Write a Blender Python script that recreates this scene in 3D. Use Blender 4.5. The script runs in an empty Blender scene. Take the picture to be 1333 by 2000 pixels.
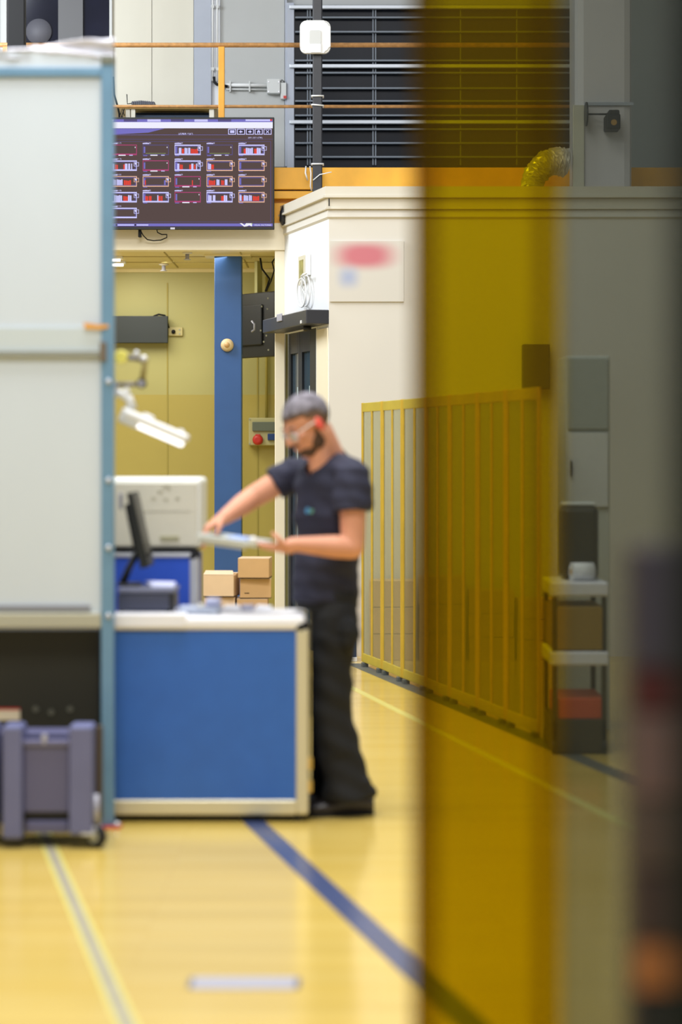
import bpy, bmesh, math, random
from mathutils import Vector, Matrix
random.seed(7)
SC = bpy.context.scene
COL = SC.collection
PI = math.pi

# ------------------------------------------------------------------ camera
F = 4400.0            # focal length in pixels of the 1333x2000 frame
CX, HY, CH = 666.5, 880.0, 1.49      # principal column, horizon row, camera height
cam = bpy.data.cameras.new('camera')
cam.sensor_fit = 'VERTICAL'; cam.sensor_height = 36.0; cam.sensor_width = 24.0
cam.lens = F / 2000.0 * 36.0
cam.shift_y = -(1000.0 - HY) / 2000.0
cam.clip_start = 0.05; cam.clip_end = 200
cam.dof.use_dof = True
cam.dof.focus_distance = 17.0
cam.dof.aperture_fstop = 1.3
cam_o = bpy.data.objects.new('camera', cam); COL.objects.link(cam_o)
cam_o.location = (0, 0, CH); cam_o.rotation_euler = (PI/2, 0, 0)
SC.camera = cam_o

# ------------------------------------------------------------------ world, lamps, exposure
SC.view_settings.view_transform = 'Standard'
SC.view_settings.look = 'None'
SC.view_settings.exposure = 0.0
SC.view_settings.gamma = 1.0
SC.view_settings.use_curve_mapping = False
SC.cycles.transparent_max_bounces = 32
W = bpy.data.worlds.new('world'); SC.world = W; W.use_nodes = True
bg = W.node_tree.nodes['Background']
bg.inputs['Color'].default_value = (0.93, 0.96, 1.0, 1); bg.inputs['Strength'].default_value = 0.42

def area(name, loc, target, size, sizey, power, color=(1, 1, 1)):
    l = bpy.data.lights.new(name, 'AREA'); l.shape = 'RECTANGLE'; l.size = size; l.size_y = sizey
    l.energy = power; l.color = color
    o = bpy.data.objects.new(name, l); COL.objects.link(o)
    o.location = loc
    d = Vector(target) - Vector(loc)
    o.rotation_euler = d.to_track_quat('-Z', 'Y').to_euler()
    return o
area('hall_lamp', (-1.0, 8.6, 6.6), (-1.0, 8.6, 0), 3.2, 2.4, 450, (0.97, 0.98, 1))
area('hall_lamp', (-4.2, 15.5, 5.6), (-0.2, 17.0, 2.4), 2.0, 2.0, 270, (0.88, 0.94, 1))
area('hall_lamp', (0.3, 13.0, 6.6), (0.3, 13.0, 0), 2.4, 2.4, 165, (1, 0.97, 0.93))
area('hall_lamp', (-0.8, 5.0, 6.4), (-0.8, 5.0, 0), 2.4, 2.0, 270, (1, 0.98, 0.95))
area('under_mezzanine_lamp', (-1.6, 18.3, 3.0), (-1.3, 18.6, 0), 1.4, 0.8, 27, (1, 0.98, 0.9))

# ------------------------------------------------------------------ helpers
def px(x, y, D):
    return Vector(((x - CX) * D / F, D, CH + (HY - y) * D / F))
def PX(x, D): return (x - CX) * D / F
def PZ(y, D): return CH + (HY - y) * D / F

def lin(c):
    r = []
    for v in c:
        v = v / 255.0
        r.append(v / 12.92 if v <= 0.04045 else ((v + 0.055) / 1.055) ** 2.4)
    return tuple(r) + (1.0,)

MATS = {}
def mat(name, rgb, rough=0.5, metal=0.0, var=0.0, scale=6.0, bump=0.0, bscale=40.0, stretch=(1, 1, 1), emit=None, es=1.0, spec=0.5, rgb2=None, coat=0.0):
    if name in MATS: return MATS[name]
    m = bpy.data.materials.new(name); m.use_nodes = True
    nt = m.node_tree; b = nt.nodes['Principled BSDF']
    b.inputs['Base Color'].default_value = lin(rgb)
    b.inputs['Roughness'].default_value = rough
    b.inputs['Metallic'].default_value = metal
    b.inputs['Specular IOR Level'].default_value = spec
    b.inputs['Coat Weight'].default_value = coat
    if emit is not None:
        b.inputs['Emission Color'].default_value = lin(emit); b.inputs['Emission Strength'].default_value = es
    if var or bump or rgb2:
        tc = nt.nodes.new('ShaderNodeTexCoord'); mp = nt.nodes.new('ShaderNodeMapping')
        mp.inputs['Scale'].default_value = stretch
        nt.links.new(tc.outputs['Object'], mp.inputs['Vector'])
    if var or rgb2:
        n = nt.nodes.new('ShaderNodeTexNoise'); n.inputs['Scale'].default_value = scale; n.inputs['Detail'].default_value = 6
        nt.links.new(mp.outputs[0], n.inputs['Vector'])
        r = nt.nodes.new('ShaderNodeValToRGB'); r.color_ramp.elements[0].position = 0.32; r.color_ramp.elements[1].position = 0.68
        c = lin(rgb)
        if rgb2 is None:
            r.color_ramp.elements[0].color = tuple(v * (1 - var) for v in c[:3]) + (1,)
            r.color_ramp.elements[1].color = tuple(min(1, v * (1 + var)) for v in c[:3]) + (1,)
        else:
            r.color_ramp.elements[0].color = c; r.color_ramp.elements[1].color = lin(rgb2)
        nt.links.new(n.outputs['Fac'], r.inputs[0]); nt.links.new(r.outputs[0], b.inputs['Base Color'])
    if bump:
        n2 = nt.nodes.new('ShaderNodeTexNoise'); n2.inputs['Scale'].default_value = bscale; n2.inputs['Detail'].default_value = 4
        nt.links.new(mp.outputs[0], n2.inputs['Vector'])
        bp = nt.nodes.new('ShaderNodeBump'); bp.inputs['Strength'].default_value = bump; bp.inputs['Distance'].default_value = 0.02
        nt.links.new(n2.outputs['Fac'], bp.inputs['Height']); nt.links.new(bp.outputs[0], b.inputs['Normal'])
    MATS[name] = m
    return m

def film_mat(name, tint, body, haze, gloss=0.03, rough=0.12):
    """clear plastic: tinted straight transmission, a little milky scatter, a little sheen"""
    m = bpy.data.materials.new(name); m.use_nodes = True
    nt = m.node_tree; nt.nodes.clear()
    out = nt.nodes.new('ShaderNodeOutputMaterial')
    tr = nt.nodes.new('ShaderNodeBsdfTransparent'); tr.inputs[0].default_value = tuple(tint) + (1,)
    df = nt.nodes.new('ShaderNodeBsdfDiffuse'); df.inputs[0].default_value = tuple(body) + (1,)
    tl = nt.nodes.new('ShaderNodeBsdfTranslucent'); tl.inputs[0].default_value = tuple(body) + (1,)
    gl = nt.nodes.new('ShaderNodeBsdfGlossy'); gl.inputs['Roughness'].default_value = rough
    m0 = nt.nodes.new('ShaderNodeMixShader'); m0.inputs[0].default_value = 0.5
    nt.links.new(df.outputs[0], m0.inputs[1]); nt.links.new(tl.outputs[0], m0.inputs[2])
    m1 = nt.nodes.new('ShaderNodeMixShader'); m1.inputs[0].default_value = haze
    nt.links.new(tr.outputs[0], m1.inputs[1]); nt.links.new(m0.outputs[0], m1.inputs[2])
    m2 = nt.nodes.new('ShaderNodeMixShader'); m2.inputs[0].default_value = gloss
    nt.links.new(m1.outputs[0], m2.inputs[1]); nt.links.new(gl.outputs[0], m2.inputs[2])
    nt.links.new(m2.outputs[0], out.inputs[0])
    MATS[name] = m
    return m

class MB:
    def __init__(s): s.bm = bmesh.new(); s.mi = 0
    def _new(s, geom, smooth=False):
        fs = set()
        for v in geom:
            for f in v.link_faces: fs.add(f)
        for f in fs: f.material_index = s.mi; f.smooth = smooth
        return list(geom)
    def box(s, a, b, bev=0.0, M=None, seg=2):
        a = Vector(a); b = Vector(b)
        lo = Vector((min(a[i], b[i]) for i in range(3))); hi = Vector((max(a[i], b[i]) for i in range(3)))
        c = (lo + hi) / 2; d = hi - lo
        r = bmesh.ops.create_cube(s.bm, size=1.0, matrix=Matrix.Translation(c) @ Matrix.Diagonal((d.x, d.y, d.z, 1)))
        vs = r['verts']
        if bev > 0:
            bev = min(bev, 0.45 * min(d))
            es = list({e for v in vs for e in v.link_edges})
            r2 = bmesh.ops.bevel(s.bm, geom=es, offset=bev, segments=seg, affect='EDGES', profile=0.5)
            vs = list({v for f in r2['faces'] for v in f.verts} | {v for v in vs if v.is_valid})
        s._new(vs)
        if M is not None: bmesh.ops.transform(s.bm, matrix=M, verts=vs)
        return s
    def tube(s, pts, r, n=12, caps=True, radii=None):
        pts = [Vector(p) for p in pts]
        rings = []
        up = None
        for i, p in enumerate(pts):
            if i == 0: t = pts[1] - p
            elif i == len(pts) - 1: t = p - pts[-2]
            else: t = (pts[i+1] - p).normalized() + (p - pts[i-1]).normalized()
            t = t.normalized()
            if up is None:
                up = Vector((0, 0, 1)) if abs(t.z) < 0.9 else Vector((1, 0, 0))
            x = (up - t * up.dot(t)).normalized(); up = x
            y = t.cross(x)
            rr = radii[i] if radii else r
            rings.append([s.bm.verts.new(p + (x * math.cos(2*PI*k/n) + y * math.sin(2*PI*k/n)) * rr) for k in range(n)])
        for a, b in zip(rings, rings[1:]):
            for k in range(n):
                f = s.bm.faces.new((a[k], a[(k+1) % n], b[(k+1) % n], b[k])); f.smooth = True; f.material_index = s.mi
        if caps:
            for rg, rev in ((rings[0], True), (rings[-1], False)):
                f = s.bm.faces.new(rg[::-1] if rev else rg); f.material_index = s.mi
        return s
    def cyl(s, a, b, r, r2=None, n=24):
        return s.tube([a, b], r, n, True, [r, r if r2 is None else r2])
    def ball(s, c, r, M=None, sub=3):
        """ellipsoid: radii r (float or 3), optional rotation matrix"""
        if not hasattr(r, '__len__'): r = (r, r, r)
        T = Matrix.Translation(Vector(c)) @ (M.to_4x4() if M is not None else Matrix.Identity(4)) @ Matrix.Diagonal((r[0], r[1], r[2], 1))
        v = bmesh.ops.create_icosphere(s.bm, subdivisions=sub, radius=1.0, matrix=T)['verts']
        s._new(v, True); return s
    def cap(s, a, ra, b, rb):
        s.ball(a, ra, sub=2); s.ball(b, rb, sub=2); s.tube([a, b], ra, 16, True, [ra, rb]); return s
    def lathe(s, prof, c, axis='Z', n=32, M=None):
        """prof: [(r, h)...]"""
        c = Vector(c); rings = []
        def P(r, h, k):
            a = 2*PI*k/n; u, v = r*math.cos(a), r*math.sin(a)
            q = {'Z': Vector((u, v, h)), 'Y': Vector((u, h, v)), 'X': Vector((h, u, v))}[axis]
            if M is not None: q = M @ q
            return c + q
        for r, h in prof: rings.append([s.bm.verts.new(P(max(r, 1e-4), h, k)) for k in range(n)])
        for a, b in zip(rings, rings[1:]):
            for k in range(n):
                f = s.bm.faces.new((a[k], a[(k+1) % n], b[(k+1) % n], b[k])); f.smooth = True; f.material_index = s.mi
        for rg in (rings[0], rings[-1]):
            f = s.bm.faces.new(rg); f.material_index = s.mi
        return s
    def poly(s, pts):
        f = s.bm.faces.new([s.bm.verts.new(Vector(p)) for p in pts]); f.material_index = s.mi; return s
    def prism(s, pts, ext):
        """flat polygon extruded by vector ext"""
        ext = Vector(ext)
        a = [s.bm.verts.new(Vector(p)) for p in pts]; b = [s.bm.verts.new(Vector(p) + ext) for p in pts]
        n = len(a); fs = [s.bm.faces.new(a), s.bm.faces.new(b[::-1])]
        for k in range(n): fs.append(s.bm.faces.new((a[k], b[k], b[(k+1) % n], a[(k+1) % n])))
        for f in fs: f.material_index = s.mi
        return s
    def xf(s, M): bmesh.ops.transform(s.bm, matrix=M, verts=s.bm.verts); return s

def root_of(o):
    while o.parent: o = o.parent
    return o
def link(name, me, parent):
    o = bpy.data.objects.new(name, me); COL.objects.link(o)
    if parent: o.parent = parent
    return o
def obj(name, mb, m, parent=None, label=None, recalc=True):
    """link what the builder holds as ONE mesh object; coordinates are world (or local to an unmoved root)"""
    bm = mb.bm
    if recalc: bmesh.ops.recalc_face_normals(bm, faces=bm.faces)
    if parent is not None:
        off = Vector(root_of(parent).location)
    else:
        xs = [v.co for v in bm.verts]
        off = Vector(((min(v.x for v in xs) + max(v.x for v in xs)) / 2, (min(v.y for v in xs) + max(v.y for v in xs)) / 2, min(v.z for v in xs)))
    for v in bm.verts: v.co -= off
    me = bpy.data.meshes.new(name); bm.to_mesh(me); bm.free()
    for mm in (m if isinstance(m, (list, tuple)) else [m]): me.materials.append(mm)
    o = link(name, me, parent)
    if parent is None: o.location = off
    if label: o['label'] = label
    return o
def tag(o, label, cat, group=None, kind=None):
    o['label'] = label; o['category'] = cat
    if group: o['group'] = group
    if kind: o['kind'] = kind
    return o
def thing(name, label, cat, loc=(0, 0, 0), group=None):
    o = bpy.data.objects.new(name, None); o.empty_display_size = 0.1; COL.objects.link(o); o.location = loc
    return tag(o, label, cat, group)
def struct(name, mb, m, label=None, cat=None):
    o = obj(name, mb, m); o['kind'] = 'structure'
    if label: o['label'] = label; o['category'] = cat
    return o
def copy_tree(o, parent=None):
    c = o.copy(); COL.objects.link(c); c.parent = parent
    for ch in o.children: copy_tree(ch, c)
    return c
def remesh(mb, voxel, smooth=4):
    """fuse overlapping closed shapes into one skin"""
    me = bpy.data.meshes.new('tmp'); mb.bm.to_mesh(me); mb.bm.free()
    o = bpy.data.objects.new('tmp', me); COL.objects.link(o)
    md = o.modifiers.new('r', 'REMESH'); md.mode = 'VOXEL'; md.voxel_size = voxel; md.use_smooth_shade = True
    if smooth:
        sm = o.modifiers.new('s', 'SMOOTH'); sm.iterations = smooth; sm.factor = 0.5
    dg = bpy.context.evaluated_depsgraph_get(); dg.update()
    me2 = bpy.data.meshes.new_from_object(o.evaluated_get(dg))
    bpy.data.objects.remove(o); bpy.data.meshes.remove(me)
    r = MB(); r.bm.from_mesh(me2); bpy.data.meshes.remove(me2)
    for f in r.bm.faces: f.smooth = True
    return r

# ------------------------------------------------------------------ materials
def floor_mat():
    m = bpy.data.materials.new('gym_floor'); m.use_nodes = True
    nt = m.node_tree; b = nt.nodes['Principled BSDF']
    tc = nt.nodes.new('ShaderNodeTexCoord')
    br = nt.nodes.new('ShaderNodeTexBrick'); br.offset = 0.37
    br.inputs['Color1'].default_value = lin((220, 191, 104)); br.inputs['Color2'].default_value = lin((215, 184, 92))
    br.inputs['Mortar'].default_value = lin((196, 158, 64))
    br.inputs['Scale'].default_value = 1.0; br.inputs['Mortar Size'].default_value = 0.0012
    br.inputs['Brick Width'].default_value = 1.1; br.inputs['Row Height'].default_value = 0.068
    br.inputs['Bias'].default_value = 0.0
    nt.links.new(tc.outputs['Object'], br.inputs['Vector'])
    mp = nt.nodes.new('ShaderNodeMapping'); mp.inputs['Scale'].default_value = (0.5, 6, 1)
    nt.links.new(tc.outputs['Object'], mp.inputs['Vector'])
    n = nt.nodes.new('ShaderNodeTexNoise'); n.inputs['Scale'].default_value = 1.3; n.inputs['Detail'].default_value = 5
    nt.links.new(mp.outputs[0], n.inputs['Vector'])
    mx = nt.nodes.new('ShaderNodeMix'); mx.data_type = 'RGBA'; mx.blend_type = 'MULTIPLY'
    rr = nt.nodes.new('ShaderNodeValToRGB'); rr.color_ramp.elements[0].color = (0.93, 0.92, 0.86, 1); rr.color_ramp.elements[1].color = (1.05, 1.05, 1.07, 1)
    rr.color_ramp.elements[0].position = 0.3; rr.color_ramp.elements[1].position = 0.7
    nt.links.new(n.outputs['Fac'], rr.inputs[0])
    mx.inputs[0].default_value = 1.0
    nt.links.new(br.outputs['Color'], mx.inputs[6]); nt.links.new(rr.outputs[0], mx.inputs[7])
    nt.links.new(mx.outputs[2], b.inputs['Base Color'])
    b.inputs['Roughness'].default_value = 0.17
    b.inputs['IOR'].default_value = 1.6
    b.inputs['Specular IOR Level'].default_value = 0.85
    bp = nt.nodes.new('ShaderNodeBump'); bp.inputs['Strength'].default_value = 0.05; bp.inputs['Distance'].default_value = 0.01
    nt.links.new(n.outputs['Fac'], bp.inputs['Height']); nt.links.new(bp.outputs[0], b.inputs['Normal'])
    return m

M_floor = floor_mat()
M_cream = mat('cream_wall', (218, 214, 204), 0.6, var=0.03, scale=0.7)
M_boxside = mat('white_wall', (232, 234, 236), 0.55, var=0.02, scale=1.0)
M_corn = mat('cornice_sheet', (214, 208, 192), 0.4, var=0.03, scale=2)
M_mustard = mat('yellow_wall_paint', (174, 168, 106), 0.5, var=0.04, scale=1.2)
M_mustard2 = mat('ochre_wall_paint', (176, 160, 80), 0.45, var=0.05, scale=1.2)
M_ceil = mat('pale_yellow_ceiling', (226, 212, 160), 0.6, var=0.03)
M_beam = mat('yellow_beam_paint', (240, 176, 48), 0.45, var=0.09, scale=5, rgb2=None)
M_beam_dark = mat('beam_gap', (70, 48, 20), 0.8)
M_creambeam = mat('cream_beam', (238, 228, 202), 0.5, var=0.04, scale=1.5)
M_bluecol = mat('blue_column_paint', (46, 84, 138), 0.45, var=0.06, scale=4)
M_rail = mat('rusty_orange_rail', (186, 138, 84), 0.55, var=0.2, scale=30)
M_post = mat('yellow_post_paint', (222, 158, 50), 0.5, var=0.06, scale=10)
M_creampanel = mat('cream_panel', (216, 212, 196), 0.55, var=0.05, scale=2, stretch=(1, 1, 0.4))
M_greypanel = mat('grey_panel', (180, 182, 180), 0.5, var=0.03, scale=2)
M_bluegrey = mat('blue_grey_frame', (172, 178, 190), 0.45, var=0.03)
M_white = mat('white_plastic', (230, 231, 230), 0.4)
M_whitegrey = mat('white_grey_plastic', (206, 208, 206), 0.5)
M_black = mat('black_paint', (20, 20, 22), 0.6, spec=0.3)
M_blackmat = mat('black_plastic', (20, 22, 24), 0.5)
M_pipe = mat('black_pipe', (34, 36, 42), 0.4, var=0.15, scale=12)
M_glassdark = mat('dark_glass', (12, 18, 28), 0.3, spec=0.15, var=0.2, scale=1.5)
M_louver = mat('aluminium_louver', (190, 196, 204), 0.35, metal=0.3)
M_louver2 = mat('dull_aluminium', (116, 124, 134), 0.45, metal=0.2)
M_alu = mat('aluminium', (206, 208, 214), 0.3, metal=0.55)
M_alu_warm = mat('warm_aluminium', (216, 208, 176), 0.35, metal=0.3)
M_caseblue = mat('blue_case_panel', (48, 102, 186), 0.45, var=0.04, scale=9)
M_caseblue2 = mat('royal_blue_case_panel', (42, 84, 196), 0.4, var=0.04, scale=9)
M_teal = mat('teal_blue_paint', (108, 146, 174), 0.4, var=0.06, scale=6)
M_poly = mat('translucent_sheet', (208, 218, 226), 0.35, var=0.03, scale=1.2, stretch=(1, 1, 0.3), bump=0.1, bscale=6)
M_film = mat('crumpled_film', (216, 216, 226), 0.6, var=0.04, scale=8, spec=0.3)
M_greyrail = mat('grey_green_rail', (146, 150, 142), 0.4)
M_beigerail = mat('beige_rail', (178, 176, 156), 0.45)
M_purple = mat('slate_purple_plastic', (104, 108, 148), 0.45, var=0.05)
M_purple2 = mat('dark_slate_plastic', (92, 92, 126), 0.5)
M_recess = mat('dark_cabinet', (38, 37, 26), 0.7)
M_rubber = mat('rubber', (22, 22, 22), 0.7)
M_hub = mat('grey_wheel_hub', (160, 160, 140), 0.5)
M_orange = mat('orange_tape', (226, 160, 60), 0.5)
M_red = mat('red_paint', (196, 48, 40), 0.45)
M_card = mat('cardboard', (206, 168, 118), 0.8, var=0.05, scale=7)
M_card2 = mat('pale_cardboard', (226, 198, 162), 0.8, var=0.04, scale=7)
M_cardedge = mat('cardboard_gap', (70, 48, 28), 0.9)
M_machine = mat('cream_machine', (204, 200, 182), 0.5, var=0.02)
M_machine_rim = mat('pale_machine_rim', (226, 228, 220), 0.45)
M_print = mat('slate_box', (64, 68, 88), 0.45)
M_lilac = mat('lilac_paper', (196, 200, 230), 0.6)
M_paper = mat('white_paper', (240, 240, 244), 0.6)
M_chrome = mat('brushed_steel', (170, 170, 176), 0.3, metal=0.8)
M_fence = mat('yellow_fence_frame', (200, 166, 44), 0.45, var=0.08, scale=8)
M_fence_rail = mat('yellow_fence_rail', (190, 170, 58), 0.5, var=0.06, scale=8)
M_tape_blue = mat('blue_floor_tape', (70, 82, 120), 0.25, var=0.08, scale=4)
M_tape_grey = mat('grey_floor_tape', (164, 156, 136), 0.35, var=0.05)
M_tape_pale = mat('pale_floor_line', (214, 204, 116), 0.3)
M_tape_dark = mat('dark_floor_strip', (84, 88, 84), 0.5, var=0.15, scale=6)
M_steel = mat('dull_steel', (176, 176, 188), 0.4, metal=0.2)
M_skin = mat('skin', (214, 150, 118), 0.55, var=0.06, scale=12)
M_shirt = mat('navy_cotton', (36, 37, 56), 0.85, var=0.12, scale=9, bump=0.25, bscale=9)
M_trouser = mat('black_cotton', (18, 18, 18), 0.85, var=0.15, scale=7, bump=0.3, bscale=8)
M_hair = mat('greying_hair', (84, 78, 84), 0.7, bump=0.5, bscale=260, rgb2=(146, 140, 148), scale=30)
M_beard = mat('dark_beard', (84, 60, 42), 0.8, bump=0.4, bscale=260)
M_shoe = mat('black_leather', (50, 45, 45), 0.35)
M_lens = film_mat('clear_lens', (0.9, 0.92, 0.95), (0.9, 0.92, 1.0), 0.45, 0.2, 0.1)
M_pane = film_mat('milky_fence_film', (0.70, 0.71, 0.55), (0.48, 0.49, 0.33), 0.40, 0.04, 0.2)
M_yellowfilm = film_mat('amber_strip_film', (0.61, 0.525, 0.0), (0.50, 0.335, 0.0), 0.11, 0.008, 0.4)
M_yellowfilm2 = film_mat('amber_strip_hem', (0.72, 0.66, 0.0), (0.4, 0.26, 0.0), 0.06, 0.01, 0.3)
M_smokefilm = film_mat('smoked_strip_film', (0.46, 0.475, 0.44), (0.26, 0.28, 0.26), 0.08, 0.012, 0.4)

# ------------------------------------------------------------------ setting
fm = MB().box((-7, 1.0, -0.08), (8, 21, 0)); struct('floor', fm, M_floor)

DT = 17.6                              # plane of the mezzanine edge
DM = 19.2                              # mezzanine wall
DB = 19.4                              # back wall under the mezzanine
ZD = PZ(327, DT)                       # deck level
ZC = PZ(489, DT)                       # underside of the cream beam
# box shaped room (the pale booth)
P0 = Vector((PX(643, 16.3), 16.3, 0)); P1 = Vector((PX(556, DT), DT, 0))
U = (P1 - P0).normalized(); LEN = (P1 - P0).length
N = Vector((-U.y, U.x, 0)); N = N if N.x < 0 else -N
ZB = PZ(365, 16.3)
SW = Matrix((( U.x, N.x, 0, P0.x), (U.y, N.y, 0, P0.y), (0, 0, 1, 0), (0, 0, 0, 1)))   # local: x along the wall, y outwards
def side_u(x):
    lo, hi = -0.5, 3.0
    for _ in range(50):
        m = (lo + hi) / 2; p = P0 + U * m
        if CX + p.x * F / p.y > x: lo = m
        else: hi = m
    return lo
def side_z(x, y):
    p = P0 + U * side_u(x); return PZ(y, p.y)

# back room: yellow wall, two tone
zt = PZ(771, DB)
struct('wall_back', MB().box((-5, DB, 0), (-0.30, DB + 0.1, zt)), M_mustard2)
struct('wall_back', MB().box((-5, DB, zt), (-0.30, DB + 0.1, ZC)), M_mustard)
wj = MB()
for x in (326, 502):
    wj.box((PX(x, DB), DB - 0.006, 0), (PX(x, DB) + 0.012, DB, ZC - 0.12))
struct('trim_1', wj, mat('wall_joint', (160, 146, 66), 0.6))
struct('trim_2', MB().box((-5, DB - 0.03, ZC - 0.03), (-0.5, DB, ZC)), M_ceil)
struct('ceiling', MB().box((-5, DT + 0.14, ZC + 0.001), (-0.30, DB + 0.1, ZC + 0.06)), M_ceil)
struct('wall_right', MB().box((-0.50, DT + 0.16, 0), (-0.42, DB, ZC)), M_mustard)
struct('trim_3', MB().box((PX(537, DT), DT, 0), (PX(557, DT), DT + 0.15, ZC), 0.006), M_creambeam)
# ceiling seams
cj = MB()
for d in (DT + 0.55, DT + 1.1): cj.box((-5, d, ZC - 0.004), (-0.5, d + 0.015, ZC + 0.001))
for x in (-2.6, -2.0, -1.4, -0.8): cj.box((x, DT + 0.15, ZC - 0.004), (x + 0.012, DB - 0.16, ZC + 0.001))
struct('trim_4', cj, mat('ceiling_seam', (170, 154, 96), 0.7))

# mezzanine deck, beams
struct('floor_mezzanine', MB().box((-5, DT + 0.1, ZD - 0.05), (6, DM + 0.2, ZD)), M_greypanel)
bmz = thing('steel_beam', 'yellow painted steel beam along the mezzanine edge behind the wall screen', 'beam', (0, DT, ZC))
zg = PZ(370, DT); z2 = PZ(388, DT); z3 = PZ(396, DT); z4 = PZ(436, DT)
obj('upper_flange', MB().box((-5, DT, zg), (6, DT + 0.12, ZD), 0.006), M_beam, bmz)
obj('gap_strip', MB().box((-5, DT + 0.02, zg - 0.012), (6, DT + 0.11, zg)), M_beam_dark, bmz)
obj('lower_flange', MB().box((-5, DT, z2), (0.4, DT + 0.12, zg - 0.012), 0.004), M_beam, bmz)
obj('web', MB().box((-5, DT + 0.07, z4), (0.4, DT + 0.12, z2)), M_beam, bmz)
obj('bottom_plate', MB().box((-5, DT + 0.035, z4), (0.4, DT + 0.07, z3)), M_beam, bmz)
bmz['kind'] = 'structure'
struct('trim_5', MB().box((-5, DT - 0.02, ZC), (PX(557, DT), DT + 0.14, z4), 0.004), M_creambeam)

# blue column
cb = MB().box((PX(419, 18.0), 18.0, 0), (PX(472, 18.0), 18.2, ZC + 0.0), 0.006)
bc = thing('column', 'dark blue painted square column beneath the mezzanine', 'column', ((PX(445, 18.0)), 18.1, 0)); bc['kind'] = 'structure'
obj('shaft', cb, M_bluecol, bc)
obj('cap_plate', MB().box((PX(400, 17.98), 17.94, ZC - 0.012), (PX(490, 17.98), 18.26, ZC)), M_ceil, bc)
al = thing('alarm_bell', 'small cream oval bell on the blue column', 'bell', px(444, 674, 17.98))
c0 = px(444, 674, 17.98)
obj('rim', MB().lathe([(0.052, 0.018), (0.052, 0), (0.044, -0.02), (0.03, -0.03), (0.001, -0.034)], c0, 'Y', 28), mat('cream_bell', (204, 180, 134), 0.4), al)
obj('centre_cap', MB().lathe([(0.022, -0.03), (0.02, -0.04), (0.001, -0.044)], c0, 'Y', 20), mat('tan_cap', (190, 150, 96), 0.4), al)

# mezzanine wall
ZT = 6.2
struct('wall_mezzanine', MB().box((-5, DM + 0.06, ZD), (6, DM + 0.16, ZT)), M_greypanel)
def mwall(n, x0, x1, y0, y1, m, d0=0.0, bev=0.002):
    return struct(n, MB().box((PX(x0, DM), DM + d0, PZ(y1, DM)), (PX(x1, DM), DM + 0.06, PZ(y0, DM)), bev), m)
mwall('trim_6', 219, 296, -150, 325, M_creampanel, 0.02)
mwall('trim_7', 297, 378, -150, 325, M_creampanel, 0.02)
mwall('trim_8', 379, 413, -150, 325, M_bluegrey, 0.0)
mwall('trim_9', 413.5, 430, -150, 325, mat('pale_jamb', (220, 222, 226), 0.5), 0.03)
mwall('trim_10', 430.5, 556, -150, 325, M_greypanel, 0.03)
mwall('trim_11', 557, 561, -150, 325, M_bluegrey, 0.0)

# louvered window
lw = thing('window_1', 'long dark louvered window on the mezzanine with pale metal slats', 'window', (PX(850, DM), DM, PZ(330, DM))); lw['kind'] = 'structure'
obj('glass', MB().box((PX(575, DM), DM + 0.035, PZ(326, DM)), (PX(1124, DM), DM + 0.05, PZ(8, DM))), M_glassdark, lw)
obj('frame', MB().box((PX(561, DM), DM - 0.02, PZ(330, DM)), (PX(575, DM), DM + 0.06, PZ(6, DM)), 0.003)
    .box((PX(1120, DM), DM - 0.02, PZ(330, DM)), (PX(1132, DM), DM + 0.06, PZ(6, DM)), 0.003), M_bluegrey, lw)
for y in (15, 130, 239):
    obj('rail', MB().box((PX(566, DM), DM - 0.05, PZ(y + 4, DM)), (PX(1130, DM), DM + 0.0, PZ(y - 3, DM)), 0.004), M_louver, lw)
for y in (35, 63, 119, 143, 173, 198, 226, 253, 280, 307):
    obj('slat', MB().box((PX(577, DM), DM - 0.03, PZ(y + 1.6, DM)), (PX(1120, DM), DM + 0.02, PZ(y - 1.4, DM)), 0.001), M_louver2, lw)
for x in (601, 606, 729, 734, 900, 1010):
    obj('mullion', MB().box((PX(x - 1, DM), DM + 0.0, PZ(322, DM)), (PX(x + 1.2, DM), DM + 0.03, PZ(12, DM))), M_louver2, lw)

# dark window upper left
dw = thing('window_2', 'dark window at the upper left of the mezzanine behind the black post', 'window', (PX(120, DM), DM, PZ(200, DM))); dw['kind'] = 'structure'
obj('glass', MB().box((PX(14, DM), DM + 0.02, PZ(240, DM)), (PX(216, DM), DM + 0.04, PZ(-60, DM))), mat('night_glass', (20, 22, 40), 0.1, var=0.3, scale=2), dw)
obj('frame', MB().box((PX(2, DM), DM - 0.01, PZ(240, DM)), (PX(13, DM), DM + 0.06, PZ(-60, DM)))
    .box((PX(214, DM), DM - 0.01, PZ(240, DM)), (PX(219, DM), DM + 0.06, PZ(-60, DM))), M_whitegrey, dw)
obj('mullion', MB().box((PX(114, DM), DM - 0.01, PZ(240, DM)), (PX(162, DM), DM + 0.02, PZ(-60, DM))), mat('grey_mullion', (98, 98, 100), 0.5), dw)
obj('disc_reflection', MB().lathe([(0.11, 0), (0.11, -0.01), (0.001, -0.012)], px(76, 62, DM + 0.01), 'Y', 32), mat('pale_disc', (96, 96, 104), 0.6), dw)  # pale disc stands in for a round reflection in the dark glass

# railing
rl = thing('railing', 'orange pipe handrail with yellow posts along the mezzanine edge', 'railing', (0, DT, ZD))
obj('handrail', MB().tube([px(-700, 88, DT), px(1128, 88, DT)], 0.019, 14), M_rail, rl)
obj('mid_rail', MB().tube([px(-700, 208, DT), px(1128, 208, DT)], 0.0125, 12), M_rail, rl)
for x in (-407, 12, 433):
    zz = PZ(92, DT)
    obj('post', MB().box((PX(x - 6, DT), DT - 0.025, ZD), (PX(x + 6, DT), DT + 0.025, zz), 0.004), M_post, rl)
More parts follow.
